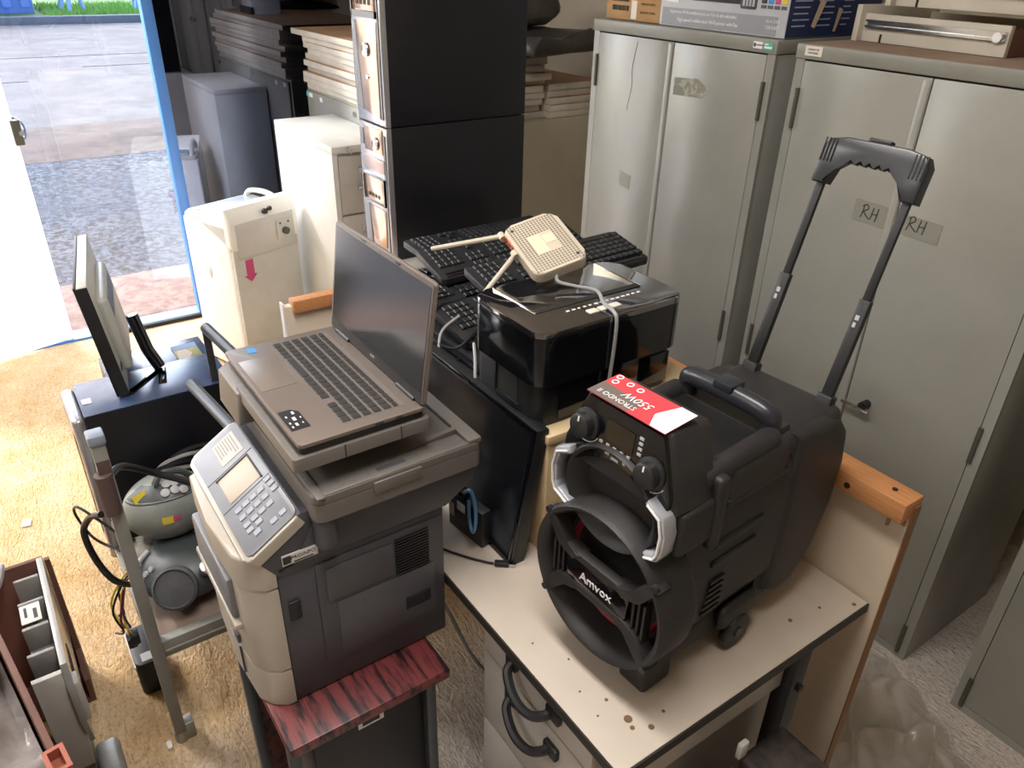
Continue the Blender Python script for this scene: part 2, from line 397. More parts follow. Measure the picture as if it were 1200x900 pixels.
# ---- outside
OZ = -.03
gm = ground_mat('blue_grey_gravel', '#0c0e12', '#5c6068', '#45484e', 22, .8)
cm = ground_mat('worn_concrete', '#4d4946', '#605b58', '#565250', 1.6, .1)
rm = ground_mat('red_earth_kerb', '#5f453d', '#7d645a', '#6f5f57', 9, .3)
struct('ground_gravel', MB().box(-9.2, WX-.6, -14, 14, -.2, OZ), gm)
struct('ground_concrete', MB().box(-22.6, -9.2, -40, 40, -.2, OZ), cm)
struct('ground_threshold', MB().box(WX-.82, WX-.05, -14, 14, -.25, OZ+.02, .015), rm)
struct('ground_dirt', MB().grid(20, 14, lambda u, v: (-9.9+1.7*u, .1+2.6*v, OZ+.002+.05*max(0, math.sin(PI*u))*max(0, math.sin(PI*v))*(1+.4*math.sin(9*u+5*v)))), ground_mat('brown_dirt', '#40362e', '#57493f', '#4d3e36', 6, .5))
for i, (x, y0, y1) in enumerate(((-16.2, .9, 30), (-14.7, 1.9, 30), (-13.4, -30, 1.0))):
    struct('trim_%d' % (5+i), MB().box(x-.03, x+.03, y0, y1, OZ-.02, OZ+.004), seam)
struct('kerb', MB().box(-22.9, -22.6, -40, 40, -.2, .14, .03), mat('kerb_concrete', '#5b5c61', .9))
struct('ground_grass_verge', MB().box(-70, -22.9, -60, 60, -.2, .10), ground_mat('lawn', '#36501f', '#4d702e', '#426325', 3, .4))
random.seed(3)
gr = MB()
for i in range(5000):
    x, y = random.uniform(-27, -22.95), random.uniform(2.5, 7); h = random.uniform(.06, .16); a = random.uniform(0, PI); dx, dy = .02*math.cos(a), .02*math.sin(a)
    gr.bm.faces.new([gr.bm.verts.new(p) for p in ((x-dx, y-dy, .09), (x+dx, y+dy, .09), (x+random.uniform(-.05, .05), y+random.uniform(-.05, .05), .1+h))])
single('grass', gr, mat('grass_blade', '#6f9a3c', .8), 'green grass on the verge beyond the car park', 'grass', (-25, 4, .09), kind='stuff')
T = Thing('container', 'blue painted container on the grass beyond the car park', 'container', (-25.2, -.6, .1))
T.part('body', MB().box(-26.4, -24.2, -4.0, 2.35, .1, 2.6, .02), mat('blue_container', '#4a6fb2', .5))
rb = MB()
for i in range(16): rb.box(-24.2, -24.15, -3.9+i*.4, -3.72+i*.4, .25, 2.5)
T.part('rib', rb, MATS['blue_container'])
T = Thing('swing_frame', 'blue slanting tube frame on the grass outside, left of two', 'playground frame', (-24.6, 3.2, .1), group='tube frames on the grass outside')
for y, dy in ((2.75, .5), (3.3, -.45)): T.part('leg', MB().tube([(-24.6, y+dy+.2, 2.2), (-24.6, y+.25, .1)], .05), mat('blue_grey_tube', '#7f9ac2', .5))
for x, dx in ((-25.4, .3), (-23.9, -.3)): T.part('leg', MB().tube([(x+dx, 3.3, 2.2), (x, 3.1, .1)], .05), MATS['blue_grey_tube'])
T.part('crossbar', MB().tube([(-25.2, 3.0, 2.2), (-24., 3.7, 2.2)], .05), MATS['blue_grey_tube'])
o2 = dup(T.o, (-24.6, 5.0, .1), (0, 0, 0), 'blue slanting tube frame on the grass outside, nearer the door post')

# ================================================================ STEEL CABINETS
def cabinet(x0, x1, y0, y1, H, label, doors, knob=False, lip=.035):
    T = Thing('steel_cabinet', label, 'cabinet', ((x0+x1)/2, (y0+y1)/2, 0))
    f = .026
    T.part('carcass', MB().box(x0, x1, y0+.012, y1, 0, H-lip-.001, .002).box(x0, x0+f, y0, y0+.013, .0, H-lip).box(x1-f, x1, y0, y0+.013, 0, H-lip).box(x0+f, x1-f, y0+.001, y0+.013, 0, .025), steel)
    T.part('top_panel', MB().box(x0-.003, x1+.003, y0-.004, y1, H-lip, H, .003), steel_dk)
    T.part('door_gap', MB().box(x0+f, x1-f, y0+.0095, y0+.0115, .025, H-lip), seam)
    n = doors; wd = (x1-x0-2*f)/n; g = .0016
    D = []
    for i in range(n):
        a, b = x0+f+i*wd+g, x0+f+(i+1)*wd-g
        m = MB().box(a, b, y0-.001, y0+.010, .027, H-lip-.004, .0015)
        if n > 1 and i == 0: m.box(b-.02, b-.002, y0-.0035, y0, .03, H-lip-.008, .001)
        d = T.part('door', m, steel); D.append(d)
        hx = a-.004 if i == 0 else b+.004
        for hz in (.02, .68, 1.355):
            T.part('hinge', MB().cyl((hx, y0-.003, hz), (hx, y0-.003, hz+.1), .006, 10), hinge_m, d)
    return T, D
CY = 1.827
C1, D1 = cabinet(-2.143, -1.403, CY, 2.29, 1.56, 'grey green steel cabinet carrying the printer boxes, doors rubbed shiny', 2)
T = C1
T.part('white_label', MB().box(-1.478, -1.447, CY-.0055, CY-.0045, 1.535, 1.552), white_pr)
T.part('label_print', MB().text('GOVERNO', .006, FY(-1.459, CY-.006, 1.5435)).box(-1.4755, -1.470, CY-.0065, CY-.0055, 1.539, 1.548), ink)
T.part('teal_label', MB().box(-1.443, -1.412, CY-.0055, CY-.0045, 1.533, 1.552), teal_pr)
T.part('label_print', MB().box(-1.440, -1.415, CY-.0065, CY-.0055, 1.5375, 1.543).box(-1.440, -1.428, CY-.0065, CY-.0055, 1.546, 1.549), white_pr)
rs = random.Random(5)
T.part('tape_residue', MB().poly([(-.065, -.028), (.05, -.024), (.066, -.006), (.058, .012), (.03, .028), (-.065, .022)], 0, .0005, FY(-1.69, CY-.0015, 1.405)), tape_m, D1[1])
T.part('tape_residue', MB().poly([(-.03, -.02), (.028, -.028), (.022, .0), (.03, .02), (-.028, .03)], 0, .0005, FY(-1.93, CY-.0015, 1.075)), mat('tape_grey', '#959589', .5), D1[0])
m = MB().tube(cr([(-1.93, CY-.001, 1.51), (-1.945, CY-.0015, 1.43), (-1.94, CY-.0015, 1.38), (-1.955, CY-.001, 1.30)]), .0008, 5)
T.part('scratch', m, ink, D1[0])
C2, D2 = cabinet(-1.337, -.597, CY, 2.29, 1.56, 'grey green steel cabinet with RH written on tape across its doors', 2)
T = C2
T.part('white_label', MB().box(-1.312, -1.262, CY-.0055, CY-.0045, 1.534, 1.557), paper)
T.part('label_print', MB().text('DIVISAO DE', .006, FY(-1.287, CY-.006, 1.549)).text('MATERIAIS', .006, FY(-1.287, CY-.006, 1.541)), ink)
RH = frame((-1.005, CY-.0014, 1.196), (1, 0, -.035), (0, 0, 1))
T.part('clear_tape', MB().box(-.075, .03, -.028, .026, 0, .0008, M=RH), tape_light, D2[0])
T.part('clear_tape', MB().box(.052, .155, -.026, .024, 0, .0008, M=RH), tape_light, D2[1])
def scrawl(mb, M, s):
    for st in (((0, 0), (.1, .5), (.12, 1)), ((0, .85), (.3, 1.05), (.5, .8), (.2, .55), (.08, .5)), ((.15, .5), (.4, .25), (.7, .05)), ((.8, .05), (.84, .5), (.9, .95)), ((1.2, .0), (1.24, .5), (1.28, .98)), ((.8, .45), (1.05, .5), (1.3, .5))):
        mb.tube(cr([M @ V((a*s, b*s, .0012)) for a, b in st], 4), .0014, 5)
    return mb
T.part('marker_writing', scrawl(MB(), RH @ Matrix.Translation((-.052, -.018, 0)), .034), ink, D2[0])
T.part('marker_writing', scrawl(MB(), RH @ Matrix.Translation((.072, -.012, 0)), .034), ink, D2[1])
hx, hz = -.91, .70
T.part('dust_layer', MB().box(-1.335, -.6, CY, 2.285, 1.5602, 1.5608), mat('brown_dust', '#8f7866', .9, 0, '#a08a78', 8.))
h = T.part('handle', MB().box(-.965, -.885, CY-.03, CY-.024, .694, .70, .001).box(-.965, -.885, CY-.031, CY-.02, .69, .694, .001), chrome, D2[1], 'chrome handle bar')
h2 = T.part('lock_barrel', MB().cyl((-.905, CY, .705), (-.905, CY-.03, .705), .011), black_pl, D2[1])
C3, D3 = cabinet(-.443, .297, 1.80, 2.17, 1.56, 'grey green steel cabinet at the right edge beyond the plastic sheet', 2)

# drawer units lying on cabinet 2
def drawer(x0, x1, y0, y1, z0, z1, label, tilt=0):
    T = Thing('loose_drawer', label, 'drawer', ((x0+x1)/2, (y0+y1)/2, z0), rz=tilt, local=True, group='loose white drawers on the cabinet')
    X, Y, H = (x1-x0)/2, (y1-y0)/2, z1-z0
    T.part('side', MB().box(-X, X, -Y, -Y+.014, .0, H, .001), board_m)
    T.part('side', MB().box(-X, X, Y-.014, Y, .0, H, .001), board_m)
    T.part('front_panel', MB().box(-X-.016, -X, -Y-.02, Y+.02, -.0, H+.02, .001), board_m)
    T.part('back_panel', MB().box(X-.012, X, -Y+.014, Y-.014, .0, H*.9, .001), card_dk)
    T.part('bottom', MB().box(-X, X-.012, -Y+.014, Y-.014, .012, .016), board_top)
    r = T.part('slide_rail', MB().box(-X+.01, X-.005, -Y-.010, -Y, H*.50, H*.50+.006).box(-X+.01, X-.005, -Y-.010, -Y, H*.72, H*.72+.005).box(-X+.01, X-.005, -Y-.003, -Y, H*.5, H*.74), chrome)
    T.part('roller', MB().cyl((X-.02, -Y-.014, H*.62), (X-.02, -Y, H*.62), .011, 14), white_pr, r)
    T.part('slot', MB().box(-X+.055, -X+.061, -Y-.0012, -Y, 0, .02), seam)
    return T
drawer(-1.285, -.895, 2.01, 2.29, 1.562, 1.628, 'white drawer with steel runner lying on the RH cabinet, lower one', -.10)
drawer(-1.20, -.80, 1.99, 2.25, 1.651, 1.715, 'white drawer stacked on top of the other drawer at top right', -.07)

# boxes on cabinet 1
T = Thing('cardboard_box', 'brown cardboard box with barcode labels beside the printer box', 'box', (-2.02, 2.0, 1.56))
T.part('body', MB().box(-2.13, -1.882, 1.86, 2.14, 1.562, 1.70, .003), card)
m = MB()
for r0 in range(2):
    for i in range(22): m.box(-2.10+i*.0036, -2.10+i*.0036+rs.uniform(.001, .0025), 1.8588, 1.86, 1.589+r0*.026, 1.604+r0*.026)
T.part('barcode', m, ink)
T.part('print', MB().text('MADE IN CHINA', .009, FY(-1.935, 1.8588, 1.588)).text('PRINTER PARTS', .009, FY(-1.935, 1.8588, 1.612)), mat('brown_ink', '#5d4630', .8))
T.part('tape_patch', MB().box(-2.01, -1.985, 1.8588, 1.86, 1.567, 1.62), paper)
T = Thing('printer_box', 'printer carton with grey printed front and navy side on the left cabinet', 'box', (-1.68, 1.99, 1.56))
bx0, bx1, by0, by1 = -1.872, -1.405, 1.85, 2.26
T.part('body', MB().box(bx0, bx1, by0, by1, 1.562, 1.86, .002), mat('carton_print', '#c3c6cc', .45, 0, '#b6b9c0', 4.))
T.part('side_print', MB().box(bx1, bx1+.0012, by0+.002, by1-.002, 1.564, 1.858), navy)
T.part('grey_band', MB().box(bx0+.012, bx1-.03, by0-.0012, by0, 1.566, 1.612), mat('band_grey', '#8f9198', .5))
T.part('slogan', MB().text('Impresora Wi-Fi multifuncional con Fax de alta velocidad', .0125, FY(-1.70, by0-.002, 1.602), spacing=.9).text('High speed multifunction Wi-Fi printer with Fax', .0135, FY(-1.68, by0-.002, 1.582), spacing=.9), white_pr)
T.part('model_print', MB().text('120/4.500', .012, FY(-1.448, by0-.002, 1.585)).text('3D A 7.500', .010, FY(-1.448, by0-.002, 1.60)), white_pr)
pr = T.part('printer_picture', MB().box(-1.745, -1.565, by0-.0014, by0, 1.635, 1.72, .0005).poly(rrect(-1.565, -1.51, 1.625, 1.72, .006), 0, .002, frame((0, by0, 0), (1, 0, 0), (0, 0, 1))), mat('picture_dark', '#3b3a40', .5))
m = MB()
for i in range(4): m.box(-1.557+i*.011, -1.55+i*.011, by0-.003, by0-.002, 1.632, 1.662)
T.part('tank_window', m, grey_pr, pr)
T.part('paper_picture', MB().poly([(-1.862, 1.63), (-1.80, 1.625), (-1.78, 1.70), (-1.862, 1.72)], 0, .0014, frame((0, by0, 0), (1, 0, 0), (0, 0, 1))), white_pr)
T.part('red_picture', MB().poly([(-1.798, 1.64), (-1.792, 1.65), (-1.772, 1.70), (-1.78, 1.70)], 0, .0018, frame((0, by0, 0), (1, 0, 0), (0, 0, 1))), red_pr)
for i, mm in enumerate((ink, cyan_pr, pink_pr, yel_pr)):
    x = -1.495+i*.022
    T.part('ink_bottle', MB().box(x, x+.017, by0-.0015, by0, 1.642, 1.662, .0004).box(x+.004, x+.013, by0-.0015, by0, 1.662, 1.69, .0004), mm)
    T.part('ink_icon', MB().box(x, x+.017, by0-.0015, by0, 1.63, 1.638), mat('icon_dark', '#55565c', .5))
m = MB()
for r0 in range(9):
    z = 1.59+r0*.015
    m.box(bx1+.001, bx1+.002, by0+.02, by0+.02+rs.uniform(.05, .08), z, z+.0035)
    m.box(bx1+.001, bx1+.002, by0+.12, by0+.12+rs.uniform(.06, .09), z, z+.0035)
    m.box(bx1+.001, bx1+.002, by0+.23, by0+.23+rs.uniform(.02, .045), z, z+.0035)
T.part('side_text', m, mat('pale_blue_print', '#9fb0d0', .5))
T.part('torn_tape', MB().quad((bx1+.003, by0+.10, 1.59), (bx1+.004, by0+.115, 1.585), (bx1+.016, by0+.13, 1.65), (bx1+.006, by0+.12, 1.655)), mat('torn_card', '#a8967d', .8))
T.part('torn_tape', MB().quad((bx1+.003, by0+.2, 1.575), (bx1+.004, by0+.21, 1.575), (bx1+.012, by0+.215, 1.63), (bx1+.006, by0+.205, 1.635)), mat('torn_card', '#a8967d', .8))

# ---- cabinet 0 with boards
C0 = Thing('low_steel_cabinet', 'low beige green steel cabinet carrying the stacks of white boards', 'cabinet', (-3.33, 1.85, 0))
C0.part('carcass', MB().box(-3.97, -2.70, 1.512, 2.44, 0, 1.125, .003), mat('beige_green_paint', '#bab5a2', .45, 0, '#aca792', 2.))
for a, b in ((-3.955, -3.345), (-3.325, -2.72)):
    d = C0.part('door', MB().box(a, b, 1.50, 1.511, .03, 1.115, .002), steel)
    C0.part('lock', MB().cyl((b-.04, 1.5, 1.085), (b-.04, 1.493, 1.085), .012), chrome, d)
C0.part('teal_label', MB().box(-3.96, -3.93, 1.4985, 1.4998, 1.085, 1.105), teal_pr)
C0.part('white_label', MB().box(-3.925, -3.88, 1.4985, 1.4998, 1.085, 1.105).box(-3.79, -3.76, 1.4985, 1.4998, 1.08, 1.1), white_pr)
GB = 'stacked white boards on the low cabinet'
bd = MB().box(-.6, .6, -.29, .29, 0, .0255, .001).mesh('storage_board', board_m)
bt = MB().box(-.598, .598, -.288, .288, .0256, .0262).mesh('board_face', board_top)
orders = ['lowest', 'second', 'third', 'fourth', 'fifth', 'sixth', 'seventh', 'eighth', 'ninth', 'topmost']
z = 1.127
for i in range(10):
    T = Thing('storage_board', 'white edged board, %s of the near stack behind the computer towers' % (orders[i] + (' from below' if 0 < i < 9 else '')), 'board', (-3.352+rs.uniform(-.03, .03) + (-.06 if i == 9 else 0) + (.04 if i in (6, 7, 8) else 0), 1.785+rs.uniform(-.012, .012), z), rz=rs.uniform(-.012, .012), group=GB, local=True)
    T.piece('core', bd, Matrix.Identity(4)); T.piece('face', bt, Matrix.Identity(4))
    z += .0268
z = 1.127
for i in range(5):
    T = Thing('storage_board', 'white edged board, %s of the lower stack left of the shiny steel cabinet' % ['lowest', 'second from below', 'middle', 'second from top', 'topmost'][i], 'board', (-3.31+rs.uniform(-.03, .03), 2.235+rs.uniform(-.0, .0), z), rz=rs.uniform(-.012, .012), group=GB, local=True)
    me = bd if i else bd
    o = T.piece('core', bd, Matrix.Diagonal((1, .5, 1, 1))); o = T.piece('face', bt, Matrix.Diagonal((1, .5, 1, 1)))
    z += .0268
def blob_bag(name, label, cx, cy, z0, X, Y, H, m, rz, seed, fl):
    r = random.Random(seed); ph = [r.uniform(0, 6) for _ in range(8)]
    T = Thing(name, label, 'bag', (cx, cy, z0), rz=rz, local=True)
    mb = MB(); mb.box(-X, X, -Y, Y, 0, H, min(H*.45, .05), 4)
    bmesh.ops.subdivide_edges(mb.bm, edges=mb.bm.edges[:], cuts=3, use_grid_fill=True)
    for v in mb.bm.verts:
        p = v.co; q = .010*math.sin(p.x*21+ph[0]) * math.cos(p.y*25+ph[1]) + .007*math.sin(p.x*55+p.y*40+ph[2])
        if p.z > .01: p.z += q*2*min(1, p.z/H); p.z *= (1+fl*(p.x/X))
        p.x += .012*math.sin(p.y*30+p.z*40+ph[3]); p.y += .012*math.sin(p.x*30+p.z*40+ph[4])
        p.z = max(p.z, 0)
    T.part('body', mb, m, ang=80); return T
T = blob_bag('laptop_bag', 'flat black bag folded over the boards left of the steel cabinet', -2.80, 2.02, 1.398, .26, .24, .055, bag_dk, .25, 3, .25)
T.part('seam_piping', MB().tube([(-.24, -.22, .035), (.0, -.235, .04), (.22, -.22, .05)], .005), black_pl)
T = blob_bag('backpack', 'grey vinyl bag on top of the flat black bag', -3.0, 2.0, 1.475, .2, .2, .17, bag_m, .1, 9, .1)
T.part('strap', MB().tube(cr([(.15, -.2, .02), (.21, -.15, .10), (.19, -.05, .15)]), .012), bag_dk)
T = Thing('desk_phone_cover', 'pale grey plastic cover standing on the boards beside the computer tower', 'plastic cover', (-3.27, 1.63, 1.3965))
T.part('shell', MB().poly([(-.09, 0), (.09, 0), (.075, .16), (-.06, .16)], -1.72, -1.55, frame((-3.27, 0, 1.3965), (1, 0, 0), (0, 0, 1)), .006), mat('pale_grey_plastic', '#a9aaa8', .35))
T.part('base_strip', MB().box(-3.365, -3.175, 1.54, 1.56, 1.397, 1.435, .004), bag_dk)

# ---- file cabinet
T = Thing('filing_cabinet', 'cream steel filing cabinet with key in its lock beside the washing machine', 'cabinet', (-3.29, 1.345, 0))
fx0, fx1, fy0, fy1, fz = -3.62, -2.965, 1.2, 1.49, 1.05
T.part('carcass', MB().box(fx0, fx1-.016, fy0, fy1, 0, fz-.03, .003), file_m)
T.part('top_panel', MB().box(fx0, fx1, fy0, fy1, fz-.03, fz, .004), file_m)
T.part('front_frame', MB().box(fx1-.016, fx1, fy0, fy0+.022, 0, fz-.03).box(fx1-.016, fx1, fy1-.022, fy1, 0, fz-.03).box(fx1-.016, fx1, fy0+.022, fy1-.022, 0, .03), file_m)
for i in range(4):
    za = .035+i*.246
    d = T.part('drawer', MB().box(fx1-.014, fx1+.002, fy0+.025, fy1-.025, za, za+.236, .003), draw_m)
    T.part('label_holder', MB().box(fx1+.002, fx1+.006, 1.31, 1.38, za+.16, za+.19, .001), chrome, d)
    T.part('pull', MB().box(fx1+.002, fx1+.018, 1.30, 1.39, za+.10, za+.115, .003), chrome, d)
k = T.part('lock', MB().cyl((fx1, fy0+.07, fz-.015), (fx1+.008, fy0+.07, fz-.015), .011), chrome)
T.part('key', MB().box(fx1+.008, fx1+.03, fy0+.067, fy0+.073, fz-.028, fz-.006, .001), chrome, k)
T.part('badge', MB().box(fx1, fx1+.0012, fy0+.16, fy0+.22, fz-.022, fz-.01), ink)

# ---- washing machine (own axes: x toward its back panel, which faces the room)
T = Thing('washing_machine', 'white top loading washing machine with pink arrow on its back', 'washing machine', (-3.44, .935, 0), rz=math.radians(19), local=True)
wx, wy = .165, .178
T.part('body', MB().poly(rrect(-wx, wx-.02, -wy, wy, .012, 5), .02, .70, Matrix.Identity(4), .006), white_en)
T.part('back_panel', MB().box(wx-.02, wx-.002, -wy+.006, wy-.004, .02, .60, .006), white_pl)
T.part('deck', MB().poly(rrect(-wx, wx-.06, -wy+.002, wy-.002, .03, 5), .70, .722, Matrix.Identity(4), .012, 3), white_pl)
lid = T.part('lid', MB().box(-wx+.03, wx-.12, -wy+.05, wy-.05, .722, .732, .005), mat('lid_window', '#a9b4c2', .1))
T.part('lid_rim', MB().tube(cr([(-wx+.01, wy-.03, .70), (-wx+.05, wy-.03, .75), (0, wy-.03, .765), (wx-.06, wy-.035, .75)]), .012, 10), white_pl)
T.part('control_hump', MB().poly([(-.05, .69), (wx, .60), (wx, .73), (wx-.035, .775), (wx-.08, .775), (-.03, .735)], -wy, wy, frame((0, 0, 0), (1, 0, 0), (0, 0, 1)), .014, 3), white_en)
T.part('back_cover', MB().box(wx, wx+.004, -wy+.03, wy-.02, .56, .715, .002), white_pl)
pl_ = T.part('inlet_plate', MB().box(wx+.004, wx+.010, .06, .14, .60, .685, .003), white_pl)
T.part('inlet_tap', MB().cyl((wx+.01, .10, .636), (wx+.026, .10, .636), .016, 14), hinge_m, pl_)
for y in (.078, .122): T.part('screw', MB().cyl((wx+.010, y, .672), (wx+.013, y, .672), .005, 8), hinge_m, pl_)
T.part('hose_stub', MB().cyl((wx, .01, .74), (wx+.012, .01, .742), .012).cyl((wx, .035, .748), (wx+.012, .035, .75), .010), black_pl)
AR = FX(wx-.0015, -.10, .50)
T.part('pink_arrow', MB().poly([(-.020, .05), (-.020, -.02), (-.034, -.02), (0, -.052), (.034, -.02), (.020, -.02), (.020, .05)], 0, .0012, AR), pink_pr)
T.part('drain_spout', MB().tube(cr([(wx-.02, .12, .16), (wx+.01, .125, .165), (wx+.02, .13, .14)]), .011), hinge_m)
T.part('side_cap', MB().sphere((-.02, -wy+.002, .47), .014, .006, .03), white_pl)
for x in (-.13, .12):
    for y in (-.15, .15): T.part('foot', MB().cyl((x, y, 0), (x, y, .022), .018, 12), black_pl)
RB = frame((-wx-.001, .02, .52), (0, -1, 0), (0, 0, 1))
T.part('rosette_sticker', MB().lathe([(.0, .001), (.028, .001), (.03, 0)], RB, 16).poly([(-.012, -.02), (.012, -.02), (.014, -.12), (0, -.105), (-.014, -.12)], 0, .0012, RB), mat('rosette', '#9a6a5c', .6))

# ================================================================ DESK
T = Thing('office_desk', 'cream topped office desk with black edges under the speaker', 'desk', (-1.1, .83, 0))
DX0, DX1, DY0, DY1, DZ = -1.755, -.458, .53, 1.135, .73
T.part('tabletop', MB().box(DX0, DX1, DY0+.003, DY1, DZ-.019, DZ, .0015), desk_m)
T.part('edge_band', MB().box(DX0, DX1+.003, DY0, DY0+.003, DZ-.020, DZ-.001).box(DX1, DX1+.003, DY0, DY1, DZ-.020, DZ-.001), edge_m)
m = MB(); sr = random.Random(11)
for x, y, r in ((-.52, .605, .007), (-.505, .60, .004), (-.49, .625, .005), (-.50, .66, .003), (-.565, .60, .003), (-.60, .575, .002), (-.51, .98, .004), (-.50, 1.05, .003), (-.72, .57, .002), (-.47, 1.11, .004), (-.66, .60, .002), (-.55, .57, .002)):
    m.cyl((x, y, DZ), (x, y, DZ+.0006), r, 9)
T.part('dried_spot', m, dirt_m, kind='stuff')
T.part('drawer_unit', MB().box(-.83, -.535, .568, 1.05, .12, .69, .002), draw_m)
for za, zb in ((.627, .70), (.44, .622), (.13, .435)):
    d = T.part('drawer', MB().box(-.835, -.53, .548, .566, za, zb, .0015), draw_m)
    if zb > .5:
        zc = .675 if zb > .65 else .585
        P = [V((-.738, .546, zc+.012)), V((-.735, .53, zc-.002)), V((-.71, .520, zc-.016)), V((-.68, .516, zc-.022)), V((-.65, .520, zc-.018)), V((-.63, .532, zc-.004)), V((-.626, .546, zc+.002))]
        T.part('handle', MB().tube(cr(P), .0085, 8).box(-.755, -.725, .538, .549, zc-.006, zc+.022, .003).box(-.64, -.605, .538, .549, zc-.014, zc+.012, .003), black_pl, d)
T.part('leg', MB().box(-.50, -.465, .96, 1.00, .0, .705, .002).box(-.51, -.46, .55, 1.08, .0, .03, .004), black_sh, label='black steel leg frame')
T.part('leg', MB().box(-1.74, -1.70, .80, .85, .0, .705, .002).box(-1.745, -1.695, .55, 1.08, .0, .03, .004), black_sh)
T.part('apron', MB().box(-.505, -.485, .565, .96, .60, .705, .001), draw_m)
T.part('bolt', MB().cyl((-.465, .985, .60), (-.458, .985, .60), .008, 8), black_pl)
T.part('back_rail', MB().box(-1.70, -.50, 1.05, 1.07, .55, .70), draw_m)
# partitions
T = Thing('partition_panel', 'cream panel with orange wooden top rail standing behind the desk', 'panel', (-1.1, 1.155, 0))
T.part('board', MB().box(-1.755, -.441, 1.142, 1.164, .02, .955, .001), panel_m)
T.part('edge_strip', MB().box(-.441, -.4385, 1.1415, 1.1645, .02, .955), mat('brown_edge', '#8a6440', .6))
r = T.part('top_rail', MB().box(-1.755, -.441, 1.112, 1.166, .935, .972, .001), orange_w)
T.part('screw_hole', MB().cyl((-.545, 1.114, .95), (-.545, 1.1105, .95), .006, 8).cyl((-.478, 1.14, .9715), (-.478, 1.14, .9735), .005, 8), seam, r)
T.part('bracket', MB().box(-.49, -.445, 1.139, 1.142, .915, .925).box(-.475, -.47, 1.137, 1.142, .90, .93), mat('plug_brown', '#9b8268', .7))
T = Thing('partition_panel', 'short cream panel with wooden top rail at the far left end of the desk', 'panel', (-1.775, .86, 0))
T.part('board', MB().box(-1.793, -1.771, .555, 1.14, .02, .955, .001), panel_m)
T.part('top_rail', MB().box(-1.79, -1.757, .575, 1.14, .94, .972, .001), orange_w)
T.part('edge_strip', MB().box(-1.793, -1.771, .551, .555, .02, .965), white_pr)

